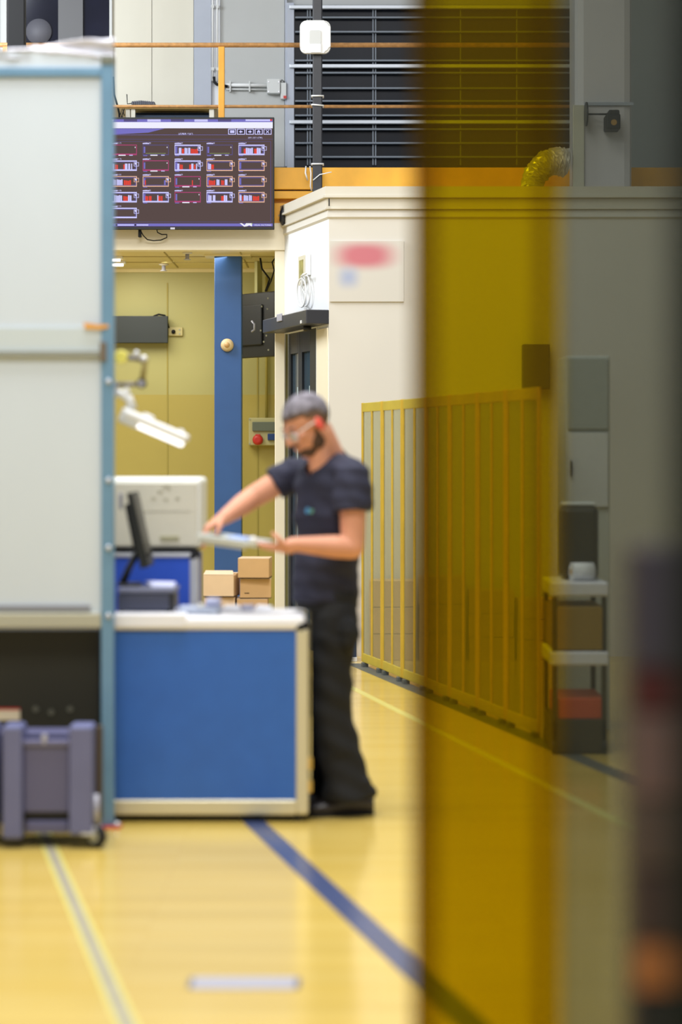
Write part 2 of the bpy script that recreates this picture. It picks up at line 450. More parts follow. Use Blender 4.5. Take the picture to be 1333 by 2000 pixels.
# pipes and post in front of the railing
bp = thing('black_pipe', 'black upright pipe with white ties below the square white access point', 'pipe', px(620, 376, 17.45))
obj('pipe', MB().box((PX(611, 17.45), 17.42, PZ(376, 17.45)), (PX(630, 17.45), 17.49, PZ(-160, 17.45)), 0.008), M_pipe, bp)
for y, k in ((187, 0), (204, -0.008), (320, 0)):
    a = px(609.5, y, 17.41); b = px(632, y, 17.41); b.z += k
    obj('cable_tie', MB().tube([a, b, b + Vector((0, 0.09, 0)), a + Vector((0, 0.09, 0)), a], 0.006, 8), M_white, bp)
obj('cable_tie', MB().tube([px(612, 352, 17.41), px(625, 341, 17.4), px(648, 336, 17.38)], 0.004, 8), M_white, bp)
kp = obj('black_post', MB().box((PX(15, 17.4), 17.37, PZ(210, 17.4)), (PX(49, 17.4), 17.47, PZ(-160, 17.4)), 0.008), M_black)
tag(kp, 'thick black upright post at the far upper left before the dark window', 'post')
ap = thing('access_point', 'white rounded square wireless access point on the black pipe', 'access point', px(616, 103, 17.4))
def rsq(cx, cy, hw, hh, D, d, r=12, m=None):
    pts = []
    for sx, sy, a0 in ((1, -1, 0), (-1, -1, 90), (-1, 1, 180), (1, 1, 270)):
        for k in range(7):
            a = math.radians(a0 + k * 15)
            pts.append(px(cx + sx * (hw - r) + r * math.cos(a), cy + sy * (hh - r) - r * math.sin(a), D))
    return MB().prism(pts, (0, d, 0))
m_ = rsq(616, 71.5, 30, 32, 17.36, 0.05, 13)
bmesh.ops.bevel(m_.bm, geom=[e for e in m_.bm.edges if abs(e.verts[0].co.y - 17.36) < 1e-4 and abs(e.verts[1].co.y - 17.36) < 1e-4], offset=0.014, segments=3, affect='EDGES')
obj('shell', m_, M_white, ap)
obj('raised_panel', rsq(616, 73, 11, 14, 17.355, 0.01, 4), M_whitegrey, ap)
obj('label_tag', MB().box(px(607, 102, 17.353), px(627, 86, 17.36)), M_paper, ap)

# conduits on the mezzanine wall
cd = thing('conduit', 'pair of white conduits running down the mezzanine wall and turning right', 'conduit', px(420, 165, DM))
for x in (415.5, 424.5):
    obj('tube', MB().tube([px(x, -150, DM - 0.01), px(x, 158, DM - 0.01)], 0.008, 10), M_white, cd)
obj('elbow', MB().tube([px(418, 150, DM - 0.015), px(419, 160, DM - 0.015), px(424, 165, DM - 0.015), px(445, 169, DM - 0.015)], 0.013, 10), M_black, cd)
obj('tube', MB().tube([px(442, 166, DM - 0.0), px(522, 167, DM - 0.0)], 0.015, 10), M_white, cd)
obj('tube', MB().tube([px(442, 174, DM - 0.0), px(522, 175, DM - 0.0)], 0.007, 10), M_whitegrey, cd)
for x in (450, 488):
    obj('clip', MB().box(px(x - 1.5, 179, DM - 0.02), px(x + 1.5, 160, DM + 0.03)), M_whitegrey, cd)
for x, y in ((416, 13), (425, 13), (416, 135), (425, 135)):
    obj('clip', MB().box(px(x - 3, y + 2.5, DM - 0.022), px(x + 3, y - 1.5, DM + 0.03)), M_whitegrey, cd)
jb = thing('junction_box', 'larger grey junction box at the end of the white conduit', 'junction box', px(535, 182, DM))
obj('body', MB().box(px(522, 182, DM - 0.05), px(548, 157, DM + 0.03), 0.004), M_whitegrey, jb)
for x, y in ((525, 160), (545, 160), (525, 179), (545, 179)):
    obj('screw', MB().lathe([(0.006, 0), (0.006, -0.004)], px(x, y, DM - 0.05), 'Y', 10), M_chrome, jb)
jb2 = thing('switch_box', 'small grey switch box with red button beside the junction box', 'switch', px(554, 193, DM))
obj('body', MB().box(px(548.5, 193, DM - 0.04), px(560, 164, DM + 0.03), 0.003), M_whitegrey, jb2)
obj('button', MB().box(px(554, 192, DM - 0.046), px(560, 187, DM - 0.04)), M_red, jb2)
obj('cable', MB().tube([px(548, 160, DM - 0.03), px(551, 156, DM - 0.03), px(555, 159, DM - 0.03), px(555, 165, DM - 0.03)], 0.004, 8), M_black, jb2)

# table on the deck with router
tb = thing('low_table', 'low cream table with yellow edged top standing on the mezzanine deck', 'table', (PX(330, 18.3), 18.3, ZD))
obj('tabletop', MB().box(px(205, 212, 18.1), (PX(424, 18.1), 18.6, PZ(205, 18.1)), 0.004), mat('yellowed_wood', (214, 178, 104), 0.5, var=0.06), tb)
for x0, x1 in ((246, 254), (256, 264), (409, 418)):
    obj('leg', MB().box((PX(x0, 18.12), 18.12, ZD), (PX(x1, 18.12), 18.18, PZ(212, 18.12))), M_creampanel, tb)
obj('back_panel', MB().box((PX(262, 18.3), 18.32, ZD), (PX(410, 18.3), 18.36, PZ(213, 18.3))), mat('navy_panel', (26, 44, 66), 0.5), tb)
obj('shelf_edge', MB().box((PX(264, 18.2), 18.2, PZ(229, 18.2)), (PX(409, 18.2), 18.3, PZ(225, 18.2))), mat('navy_trim', (38, 60, 88), 0.5), tb)
rt = thing('router', 'grey ribbed network router with one antenna lying on the low table', 'router', px(278, 205, 18.2))
rb = MB()
for k in range(11):
    rb.box(px(258 + k * 4, 204.5, 18.15), (PX(261 + k * 4, 18.15), 18.3, PZ(196 + abs(k - 4) * 0.35, 18.15)), 0.002)
rb.box(px(257, 205, 18.16), (PX(302, 18.16), 18.32, PZ(199, 18.16)))
obj('body', rb, mat('grey_router', (88, 92, 104), 0.5), rt)
obj('antenna', MB().tube([px(257, 202, 18.2), px(249, 203, 18.2), px(248, 184, 18.2)], 0.004, 8), M_black, rt)
ca = MB().tube([px(221, 150, 18.0), px(223, 185, 18.0), px(230, 208, 18.02), px(233, 222, 18.05), px(236, 320, 18.05), (PX(236, 18.05), 18.05, ZD + .008), (PX(250, 18.05), 18.08, ZD + .008)], 0.008, 8)
tag(obj('power_cable', ca, M_black), 'black cable hanging past the left end of the low table', 'cable')
ca = MB().tube([px(233, 230, 18.0), px(239, 212, 18.0), px(243, 226, 18.0)], 0.004, 8).tube([px(243, 212, 18.0), px(237, 229, 18.0)], 0.004, 8).tube([px(239, 226, 18.0), (PX(240, 18.0), 18.0, ZD + .004), (PX(246, 18.0), 18.03, ZD + .004)], 0.004, 8)
tag(obj('cable_bundle', ca, M_black), 'thin tangled black wires under the left end of the low table', 'cable')

# ------------------------------------------------------------------ the pale booth
R5 = 5.2
bw = MB()
bw.box((P0.x, 16.3, 0), (R5, 16.4, ZB - 0.02)); struct('wall_booth_front', bw, M_cream)
uD0, uD1 = side_u(620.5), side_u(556.5)     # doorway along the side wall
zdoor = 2.40
sw = MB().box((0, -0.1, 0), (uD0, 0, ZB - 0.02), M=SW).box((uD0, -0.1, zdoor), (LEN, 0, ZB - 0.02), M=SW)
struct('wall_booth_side', sw, M_boxside)
struct('ceiling_booth', MB().prism([(P0.x, 16.3, ZB - 0.02), (R5, 16.3, ZB - 0.02), (R5, DT, ZB - 0.02), (P1.x, P1.y, ZB - 0.02)], (0, 0, 0.02)), M_corn)
# cornice profile swept round the corner
def sweep(profile, m, name):
    mb = MB(); rings = []
    far = Vector((R5, 16.3, 0)); nf = Vector((0, -1, 0))
    bis = (nf + N); k = 1 / (1 + nf.dot(N)); bis = bis * k
    for base, nn in ((P1, N), (P0, bis), (far, nf)):
        rings.append([mb.bm.verts.new(base + nn * o + Vector((0, 0, z))) for o, z in profile])
    n = len(profile)
    for a, b in zip(rings, rings[1:]):
        for i in range(n): mb.bm.faces.new((a[i], a[(i+1) % n], b[(i+1) % n], b[i]))
    mb.bm.faces.new(rings[0]); mb.bm.faces.new(rings[-1][::-1])
    struct(name, mb, m)
zz = lambda y: PZ(y, 16.3)
sweep([(0, ZB), (0.035, ZB), (0.035, zz(383)), (0.05, zz(383)), (0.05, zz(387)), (0, zz(387))], M_corn, 'trim_12')
sweep([(0, zz(387)), (0.022, zz(387)), (0.022, zz(405)), (0.03, zz(406)), (0.03, zz(409)), (0, zz(410))], M_corn, 'trim_13')
sweep([(0, zz(410)), (0.01, zz(410)), (0.016, zz(424)), (0, zz(428))], M_cream, 'trim_14')
struct('trim_15', MB().box(px(642, 402, 16.22), px(644.5, 388, 16.24)), M_black)
# sign on the front wall (soft printed red band above a pale blue patch)
def sign_mat():
    m = bpy.data.materials.new('soft_sign_print'); m.use_nodes = True
    nt = m.node_tree; b = nt.nodes['Principled BSDF']; b.inputs['Roughness'].default_value = 0.5
    tc = nt.nodes.new('ShaderNodeTexCoord'); sp = nt.nodes.new('ShaderNodeSeparateXYZ')
    nt.links.new(tc.outputs['Generated'], sp.inputs[0])
    def M(op, a, bb):
        n = nt.nodes.new('ShaderNodeMath'); n.operation = op
        for i, v in enumerate((a, bb)):
            if v is None: continue
            if isinstance(v, (int, float)): n.inputs[i].default_value = v
            else: nt.links.new(v, n.inputs[i])
        return n.outputs[0]
    def blob(cx, cz, sx, sz, lo, hi):
        dx = M('DIVIDE', M('ABSOLUTE', M('SUBTRACT', sp.outputs[0], cx), None), sx)
        dz = M('DIVIDE', M('ABSOLUTE', M('SUBTRACT', sp.outputs[2], cz), None), sz)
        d = M('POWER', M('ADD', M('POWER', dx, 2.6), M('POWER', dz, 2.6)), 0.38)
        r = nt.nodes.new('ShaderNodeMapRange'); r.interpolation_type = 'SMOOTHSTEP'
        r.inputs['From Min'].default_value = hi; r.inputs['From Max'].default_value = lo
        nt.links.new(d, r.inputs['Value']); return r.outputs[0]
    x1 = nt.nodes.new('ShaderNodeMix'); x1.data_type = 'RGBA'; x1.inputs[6].default_value = lin((212, 208, 198)); x1.inputs[7].default_value = lin((202, 116, 126))
    nt.links.new(blob(0.47, 0.76, 0.52, 0.28, 0.3, 1.1), x1.inputs[0])
    x2 = nt.nodes.new('ShaderNodeMix'); x2.data_type = 'RGBA'; x2.inputs[7].default_value = lin((168, 178, 205))
    nt.links.new(x1.outputs[2], x2.inputs[6]); nt.links.new(blob(0.25, 0.40, 0.2, 0.24, 0.0, 1.1), x2.inputs[0])
    nt.links.new(x2.outputs[2], b.inputs['Base Color']); return m
sg = obj('wall_sign', MB().box(px(645, 589, 16.285), px(789, 471, 16.299)), sign_mat())
tag(sg, 'pale wall sign with a soft red band above a light blue patch', 'sign')

# items on the booth side wall
def sbox(mb, x0, x1, y0, y1, o0, o1, bev=0.0):
    u0, u1 = side_u(x0), side_u(x1); xm = (x0 + x1) / 2
    mb.box((u0, o0, side_z(xm, y1)), (u1, o1, side_z(xm, y0)), bev, M=SW); return mb
def spt(x, y, o):
    u = side_u(x); p = P0 + U * u
    return Vector((p.x, p.y, PZ(y, p.y))) + N * o
fr = thing('wall_frame', 'small narrow framed notice on the white side wall of the booth', 'frame', spt(594, 556, 0))
obj('frame', sbox(MB(), 600, 588, 500, 556, 0.001, 0.02, 0.002), mat('cream_frame', (214, 208, 184), 0.5), fr)
obj('notice', sbox(MB(), 598, 590, 508, 548, 0.02, 0.022), mat('olive_notice', (158, 150, 84), 0.6, var=0.3, scale=14), fr)
wt = thing('white_cable_coil', 'white coiled cables hanging from a white box above the door', 'cable', spt(600, 600, 0))
obj('socket_box', sbox(MB(), 608, 602, 497, 538, 0.001, 0.022, 0.004), M_white, wt)
def loop(cx, cy, rx, ry, o, n=20, ph=0):
    return [spt(cx + rx * math.sin(2*PI*k/n + ph), cy - ry * math.cos(2*PI*k/n + ph), o) for k in range(n + 1)]
for cx, cy, rx, ry in ((602, 572, 9, 28), (606, 568, 8, 30), (600, 566, 5, 30)):
    obj('cable', MB().tube(loop(cx, cy, rx, ry, 0.03 + 0.01 * (cx % 3)), 0.006, 8), M_white, wt)
obj('cable', MB().tube([spt(603, 535, 0.04), spt(606, 548, 0.06), spt(601, 560, 0.05), spt(607, 575, 0.04), spt(604, 598, 0.03)], 0.006, 8), M_white, wt)
obj('plug', MB().tube([spt(604, 540, 0.06), spt(611, 536, 0.06), spt(618, 533, 0.07)], 0.008, 8), M_white, wt)

# door operator canopy
cn = thing('door_operator', 'black sliding door operator box above the dark glass door', 'door operator', P0 + Vector((0, 0, 2.4)))
obj('housing', MB().box((0.0, 0.0, PZ(633, 16.3)), (LEN + 0.02, 0.17, PZ(605, 16.3)), 0.006, M=SW), mat('dark_housing', (52, 53, 58), 0.35), cn)
obj('sensor', MB().box((0.72, 0.17, PZ(626, 16.9)), (0.86, 0.182, PZ(611, 16.9)), 0.004, M=SW), M_steel, cn)
obj('sensor', MB().lathe([(0.03, 0), (0.03, -0.03), (0.02, -0.04)], P0 + U * 0.28 + N * 0.09 + Vector((0, 0, PZ(633, 16.3))), 'Z', 18), M_blackmat, cn)
obj('latch', MB().box((0.12, 0.171, PZ(632, 16.4)), (0.15, 0.178, PZ(626, 16.4)), 0.001, M=SW), M_white, cn)
dr = thing('door_1', 'dark glass double door in the side of the booth behind the worker', 'door', P0 + U * 0.6); dr['kind'] = 'structure'
def leaf(x0, x1, off):
    u0, u1 = side_u(x0), side_u(x1); w = 0.055
    f = MB().box((u0, off, 0.0), (u0 + w, off + 0.04, zdoor), 0.003, M=SW).box((u1 - w, off, 0.0), (u1, off + 0.04, zdoor), 0.003, M=SW)
    f.box((u0 + w, off, 0.0), (u1 - w, off + 0.04, 0.18), 0.003, M=SW).box((u0 + w, off, zdoor - 0.16), (u1 - w, off + 0.04, zdoor), 0.003, M=SW)
    fr_ = obj('leaf', f, mat('black_door_frame', (30, 34, 40), 0.35), dr)
    g = MB().box((u0 + w, off + 0.012, 0.18), (u1 - w, off + 0.02, zdoor - 0.16), M=SW)
    obj('pane', g, mat('door_glass', (58, 72, 84), 0.06, spec=0.8), fr_)
    q = MB().box((u0 + w + 0.02, off + 0.02, 0.3), (u0 + w + 0.09, off + 0.024, 1.98), M=SW)
    obj('reflection_strip', q, mat('painted_reflection', (168, 186, 192), 0.4), fr_)  # pale strip laid on the pane as a painted reflection
leaf(602, 579, -0.07); leaf(578.5, 557, -0.07)
obj('jamb', MB().box((uD0, -0.10, 0), (side_u(603), -0.01, zdoor), 0.003, M=SW), mat('dark_jamb', (44, 44, 42), 0.5), dr)
obj('door_edge_trim', MB().box((uD0 - 0.004, -0.01, 0), (uD0 + 0.018, 0.006, zdoor), M=SW), M_white, dr)
struct('trim_16', MB().box((0.02, 0.0, 0), (uD0 - 0.01, 0.01, zdoor - 0.02), M=SW), M_creambeam)

# ducts on the roof
dc = thing('air_duct', 'wide pale upright duct rising from the booth roof at the right', 'duct', (PX(1180, 17.0), 17.0, ZB))
obj('trunk', MB().box((PX(1125, 16.8), 16.8, ZB + 0.0), (PX(1236, 16.8), 17.3, 6.2), 0.06), mat('pale_duct', (214, 210, 214), 0.35), dc)
obj('side_panel', MB().box((PX(1120, 16.76), 16.76, ZB), (PX(1142, 16.76), 16.8, PZ(205, 16.76)), 0.004), M_machine, dc)
obj('band', MB().box((PX(1142, 16.79), 16.78, PZ(206, 16.79)), (PX(1238, 16.79), 16.8, PZ(200, 16.79))), M_bluegrey, dc)
obj('damper_disc', MB().lathe([(0.09, -0.006), (0.09, 0.006)], px(1146, 223, 16.68), 'X', 24), M_pipe, dc)
obj('damper_rod', MB().tube([px(1146, 223, 16.68), px(1192, 223, 16.68)], 0.007, 8), M_pipe, dc)
ac = MB().box(px(1185, 252, 16.6), (PX(1213, 16.6), 16.78, PZ(222, 16.6)), 0.01).box(px(1190, 224, 16.62), (PX(1211, 16.62), 16.76, PZ(214, 16.62)), 0.01)
aco = obj('actuator', ac, M_blackmat, dc)
obj('dial', MB().lathe([(0.022, 0.004), (0.022, -0.006)], px(1200, 239, 16.6), 'Y', 20), mat('brass_dial', (170, 130, 60), 0.4), aco)
fd = MB(); pts = []; rad = []
ctrl = [px(1038, 372, 16.75), px(1044, 345, 16.78), px(1062, 322, 16.8), px(1084, 314, 16.82), px(1106, 318, 16.85)]
for i in range(4):
    for t in range(12):
        q = ctrl[i].lerp(ctrl[i+1], t / 12); pts.append(q); rad.append(0.075 + 0.012 * (t % 2) + random.uniform(-0.004, 0.004) + 0.02 * (i / 3))
fd.tube(pts, 0.08, 22, True, rad)
for v in fd.bm.verts: v.co += Vector((random.uniform(-1, 1), random.uniform(-1, 1), random.uniform(-1, 1))) * 0.006
for f in fd.bm.faces: f.smooth = False
tag(obj('flexible_duct', fd, mat('foil', (220, 220, 222), 0.35, metal=0.5)), 'crinkled silver flexible duct curving onto the booth roof', 'duct')

# white cables by the beam
for x, y1 in ((598, 352), (606, 372)):
    tag(obj('white_cable', MB().tube([px(x, 325, 17.55), px(x - 1 + (x > 600) * 3, 338, 17.52), px(x + 1, y1 - 8, 17.52), px(x + 3, y1, 17.55)], 0.006, 8), M_white),
        'thin white cable over the yellow beam, %s' % ('the left and shorter one' if x < 600 else 'the one nearer the black pipe'), 'cable')
tag(obj('dark_cable_lump', MB().tube([px(557, 405, 17.52), px(553, 415, 17.5), px(552, 430, 17.5), px(555, 436, 17.52)], 0.025, 10), M_pipe),
    'dark lagged pipe end at the upper back corner of the booth', 'pipe')

# ------------------------------------------------------------------ wall screen with production dashboard
DS = 17.42
tv = thing('wall_screen', 'large flat screen with rows of small charts hanging on the mezzanine beam', 'screen', px(340, 448, DS))
x0, x1, y0, y1 = 140, 536, 229, 448
obj('casing', MB().box(px(x0, y1, DS), (PX(x1, DS), DS + 0.05, PZ(y0, DS)), 0.004), M_blackmat, tv)
obj('mount', MB().box((PX(260, DS), DS + 0.05, PZ(400, DS)), (PX(460, DS), DT - 0.0, PZ(290, DS))), M_blackmat, tv)
obj('logo_tab', MB().box(px(333, 448, DS - 0.003), px(342, 444.5, DS + 0.01)), M_steel, tv)
def em(name, rgb, s=1.0):
    m = bpy.data.materials.new(name); m.use_nodes = True; nt = m.node_tree; nt.nodes.clear()
    o = nt.nodes.new('ShaderNodeOutputMaterial'); e = nt.nodes.new('ShaderNodeEmission'); e.inputs[0].default_value = lin(rgb); e.inputs[1].default_value = s
    nt.links.new(e.outputs[0], o.inputs[0]); return m
E = dict(bgd=em('screen_background', (90, 75, 73)), white=em('screen_white', (240, 240, 255)), lil=em('screen_lilac', (206, 204, 255)),
         pur=em('screen_purple', (122, 116, 196)), dpur=em('screen_dark_purple', (92, 84, 130)), red=em('screen_red', (226, 74, 62)),
         mag=em('screen_magenta', (176, 72, 120)), ora=em('screen_orange', (240, 190, 160)), dark=em('screen_dark', (58, 50, 60)), grn=em('screen_green', (180, 220, 120)))
EK = list(E); EM = [E[k] for k in EK]
obj('display', MB().box(px(143, 444, DS - 0.001), px(533, 233, DS + 0.002)), E['bgd'], tv)
g = MB()
lay = [0]
def q(xa, ya, xb, yb, k, l=1):
    g.mi = EK.index(k); d = DS - 0.001 - 0.0006 * l
    g.poly([px(xa, yb, d), px(xb, yb, d), px(xb, ya, d), px(xa, ya, d)])
def outline(xa, ya, xb, yb, k, t=1.0, l=2):
    q(xa, ya, xb, ya + t, k, l); q(xa, yb - t, xb, yb, k, l); q(xa, ya, xa + t, yb, k, l); q(xb - t, ya, xb, yb, k, l)
q(143, 233, 533, 238.5, 'pur'); q(480, 233, 528, 236.5, 'lil', 2); q(528, 233, 532, 236, 'red', 2)
for xa in range(150, 470, 46): q(xa, 233, xa + 26, 237.5, 'dpur' if (xa // 46) % 2 else 'lil', 1.5)
q(143, 238.5, 533, 250.5, 'white')
g.mi = EK.index('pur'); d = DS - 0.0016
g.poly([px(143, 263, d), px(226, 262.5, d), px(290, 259, d), px(322, 251, d), px(143, 251, d)])
q(143, 263.2, 445, 263.8, 'pur'); q(143, 271.6, 533, 272.4, 'dpur')
for k in range(5):
    xa = 446 + k * 17.3
    outline(xa, 251.5, xa + 15.5, 263, 'lil', 1.5)
    q(xa + 1.5, 253, xa + 14, 261.5, 'dark', 1.5)
    g.mi = EK.index('lil'); d = DS - 0.0028
    cx, cy = xa + 7.7, 257.3
    if k == 0: q(cx - 4, 254.5, cx + 4.5, 259.8, 'lil', 2.2)
    elif k in (1, 2):
        s_ = -1 if k == 1 else 1
        g.mi = EK.index('lil'); g.poly([px(cx - 3 * s_, cy - 1.2, d), px(cx, cy - 1.2, d), px(cx, cy - 3.2, d), px(cx + 4 * s_, cy, d), px(cx, cy + 3.2, d), px(cx, cy + 1.2, d), px(cx - 3 * s_, cy + 1.2, d)])
    elif k == 3:
        g.poly([px(cx - 4, cy, d), px(cx - 2.8, cy, d), px(cx - 2.8, cy + 3.4, d), px(cx + 2.8, cy + 3.4, d), px(cx + 2.8, cy, d), px(cx + 4, cy, d), px(cx, cy - 3.6, d)]); q(cx - 0.9, cy + 0.8, cx + 0.9, cy + 3.4, 'dark', 4)
    else:
        for s_ in (-1, 1):
            g.mi = EK.index('lil'); g.poly([px(cx - 3.6, cy - 2.6 * s_, d - 0.0002 * s_), px(cx - 2.4, cy - 3.2 * s_, d - 0.0002 * s_), px(cx + 3.6, cy + 2.6 * s_, d - 0.0002 * s_), px(cx + 2.4, cy + 3.2 * s_, d - 0.0002 * s_)])
outline(150, 276, 529.5, 434, 'dpur', 0.9, 1)
BARS = {  # (column, row): [(start, end, colour)] in card widths
    (2, 0): [(.16, .26, 'lil'), (.28, .36, 'red'), (.38, .5, 'lil'), (.52, .6, 'lil'), (.62, .9, 'red')],
    (4, 0): [(.2, .28, 'red'), (.28, .56, 'lil'), (.6, .7, 'red'), (.7, .86, 'lil')],
    (0, 1): [(.02, .14, 'lil'), (.16, .28, 'red'), (.48, .54, 'red'), (.54, .64, 'lil'), (.67, .74, 'lil'), (.78, .82, 'lil')],
    (2, 1): [(.1, .18, 'lil'), (.2, .32, 'red'), (.56, .64, 'red'), (.64, .72, 'lil'), (.74, .8, 'red'), (.82, .86, 'lil')],
    (3, 1): [(.06, .18, 'lil'), (.18, .28, 'red')],
    (0, 2): [(.08, .2, 'lil'), (.22, .46, 'lil'), (.5, .78, 'red')],
    (1, 2): [(.08, .12, 'red'), (.82, .88, 'pur')],
    (2, 2): [(.66, .7, 'red')],
    (3, 2): [(.08, .34, 'red'), (.38, .5, 'lil'), (.56, .68, 'red'), (.7, .8, 'lil')],
    (0, 3): [(.12, .44, 'lil'), (.48, .66, 'red'), (.66, .8, 'lil')],
    (1, 3): [(.1, .22, 'red'), (.24, .34, 'red'), (.56, .6, 'lil'), (.6, .68, 'red'), (.7, .76, 'red')],
    (3, 3): [(.06, .2, 'lil'), (.24, .34, 'lil'), (.56, .66, 'red'), (.66, .8, 'lil')],
    (4, 3): [(.04, .12, 'lil'), (.14, .18, 'red'), (.2, .38, 'lil'), (.4, .52, 'lil'), (.55, .8, 'red')]}
KIND = ['RPBPB', 'BRBOO', 'OOROO', 'BBRBO', 'B    ']
for r in range(5):
    for c in range(-1, 5):
        kk = KIND[r][c] if c >= 0 else KIND[r][1]
        if kk == ' ': continue
        xa = 216.5 + c * 62.4 if c != 0 else 216.5
        xa = max(xa, 154); ya = 282.5 + r * 30.8
        xb, yb = 216.5 + c * 62.4 + 51, ya + 20.5
        ck = {'R': 'mag', 'P': 'dpur', 'B': 'lil', 'O': 'ora'}[kk]
        q(xa, ya, xb, yb, 'dpur' if kk in 'BO' else 'bgd', 1)
        q(xa + 6, ya + 4, xb - 4, yb - 4, 'bgd', 1.5)
        q(xa, ya, xb, ya + (2.4 if kk == 'B' else 1.5), ck, 2); q(xa, yb - (3.0 if kk in 'BR' else 1.8), xb, yb, ck, 2)
        q(xa, ya, xa + 1.2, yb, ck, 2); q(xb - 1.3, ya, xb, yb, ck, 2)
        q(xa + 2, ya + 4, xa + 5, yb - 4, 'pur', 2.4)
        q(xa, ya - 3.2, xa + 13, ya - 1.2, 'lil', 2); q(xa + 1, yb + 0.4, xa + 9, yb + 1.8, 'pur', 2)
        if kk in 'RP': q(xa + 15, yb - 0.8, xa + 29, yb + 1.2, 'white', 3); q(xa + 36, yb - 0.6, xa + 43, yb + 1.0, 'lil', 3)
        if kk == 'P': q(xa + 6, yb - 3.6, xb - 6, yb - 3.2, 'grn', 2.5)
        if kk in 'BO': outline(xb - 6, ya + 3.5, xb + 4, ya + 11.5, ck, 0.9, 3); q(xb - 4, ya + 5, xb + 0, ya + 8.5, 'lil', 3)
        q(xb - 4, ya + 4, xb - 2.6, ya + 6.5, 'white', 3.4)
        wdt = xb - xa
        for a, b, k in BARS.get((c, r), []):
            n = max(1, int((b - a) * wdt / 3))
            for j in range(n):
                s0 = xa + a * wdt + (b - a) * wdt * j / n; s1 = s0 + (b - a) * wdt / n - (0.35 if n > 1 else 0)
                q(s0, ya + (6.2 if k == 'lil' else 8.0) + (j * 7 % 3) * 0.5, s1, yb - 3.0, k, 2.7)
q(143, 436.5, 533, 442, 'pur'); q(143, 442.2, 533, 443.4, 'dark')
q(226, 437.5, 229, 441, 'dark', 2); q(263, 437.5, 266, 441, 'dark', 2)
g.mi = EK.index('white'); d = DS - 0.003
g.poly([px(468.5, 436, d), px(473, 436, d), px(478, 440, d), px(481, 436, d), px(493, 436, d), px(492.5, 442.5, d), px(487, 440, d), px(483, 442, d), px(477, 442.8, d)])
q(491.5, 436.3, 493, 438.5, 'grn', 5)
def words(txt, x, y, h, key, align='LEFT'):
    cu = bpy.data.curves.new('t', 'FONT'); cu.body = txt; cu.size = h * DS / F * 1.35; cu.align_x = align
    o = bpy.data.objects.new('t', cu); COL.objects.link(o)
    dg = bpy.context.evaluated_depsgraph_get(); me = bpy.data.meshes.new_from_object(o.evaluated_get(dg))
    bpy.data.objects.remove(o); bpy.data.curves.remove(cu)
    n0 = len(g.bm.verts); nf = len(g.bm.faces)
    g.bm.from_mesh(me); bpy.data.meshes.remove(me)
    g.bm.verts.ensure_lookup_table(); g.bm.faces.ensure_lookup_table()
    T = Matrix.Translation(px(x, y, DS - 0.0042)) @ Matrix.Rotation(PI/2, 4, 'X')
    bmesh.ops.transform(g.bm, matrix=T, verts=g.bm.verts[n0:])
    for f in g.bm.faces[nf:]: f.material_index = EK.index(key)
words('עמדות ייצור', 377, 263.3, 4.4, 'lil', 'RIGHT')
words('אתר נסר אלדין', 513, 270.4, 3.4, 'lil', 'RIGHT')
for r in range(5):
    for c in range(5):
        if KIND[r][c] != ' ': words('עמדה %d' % (71 + r * 5 - c), 216.5 + c * 62.4 + (6 if c == 0 else 1), 280.9 + r * 30.8, 3.0, 'lil')
words('VISUAL FACTORIES', 530, 441.0, 2.9, 'white', 'RIGHT')
q(230, 438.3, 262, 440.6, 'lil', 2); q(267, 438.3, 290, 440.6, 'lil', 2)
obj('charts', g, EM, tv, recalc=False)
# cord below the screen
tag(obj('screen_cable', MB().tube([px(306, 447, DS + 0.03), px(308, 454, DS + 0.05), px(316, 458, DS + 0.06), px(326, 458, DS + 0.08), px(326, 464, DS + 0.1), px(314, 469, DS + 0.11), px(300, 470, DS + 0.11), px(288, 468, DS + 0.1), px(280, 460, DS + 0.06), px(275, 451, DS + 0.04)], 0.0045, 8)
    .box(px(270, 463, DS + 0.05), px(277, 450, DS + 0.1), 0.004), M_black), 'thin black cord looping under the wall screen with its plug', 'cable')

# ------------------------------------------------------------------ things in the room under the mezzanine
for i, (x, y) in enumerate(((366, 497), (320, 523))):
    D = F * (ZC - CH) / (HY - (y - 7)); D = min(max(D, DT + 0.2), DB - 0.3)
    s_ = thing('sprinkler', 'small ceiling sprinkler, the %s' % ('one nearer the blue column' if i == 0 else 'one farther left and deeper in the room'), 'sprinkler', (PX(x, D), D, ZC - 0.07))
    obj('escutcheon', MB().lathe([(0.04, 0), (0.04, -0.006), (0.02, -0.012)], (PX(x, D), D, ZC), 'Z', 16), M_corn, s_)
    obj('head', MB().lathe([(0.016, -0.012), (0.016, -0.05), (0.028, -0.052), (0.028, -0.058)], (PX(x, D), D, ZC), 'Z', 14), M_steel, s_)
for i, (x, d) in enumerate(((-1.98, 18.15), (-2.0, 18.62))):
    L = thing('ceiling_tube_light', 'lit tube light on the yellow room ceiling, the %s one' % ('front' if i == 0 else 'rear'), 'light', (x, d, ZC - 0.03))
    obj('housing', MB().box((x - 0.6, d - 0.03, ZC - 0.02), (x + 0.22, d + 0.03, ZC), 0.003), M_white, L)
    obj('tube', MB().tube([(x - 0.58, d, ZC - 0.028), (x + 0.2, d, ZC - 0.028)], 0.013, 10), em('tube_glow_%d' % i, (255, 250, 235), 4.0), L)
wm = thing('wall_monitor', 'long dark flat monitor on the yellow wall near the tube lights', 'monitor', px(280, 671, DB - 0.1))
obj('casing', MB().box(px(170, 670, DB - 0.12), (PX(328, DB - 0.12), DB - 0.06, PZ(617, DB - 0.12)), 0.006), mat('charcoal_plastic', (42, 48, 48), 0.5), wm)
obj('bracket', MB().box(px(220, 660, DB - 0.06), (PX(300, DB - 0.06), DB - 0.0, PZ(625, DB - 0.06))), M_black, wm)
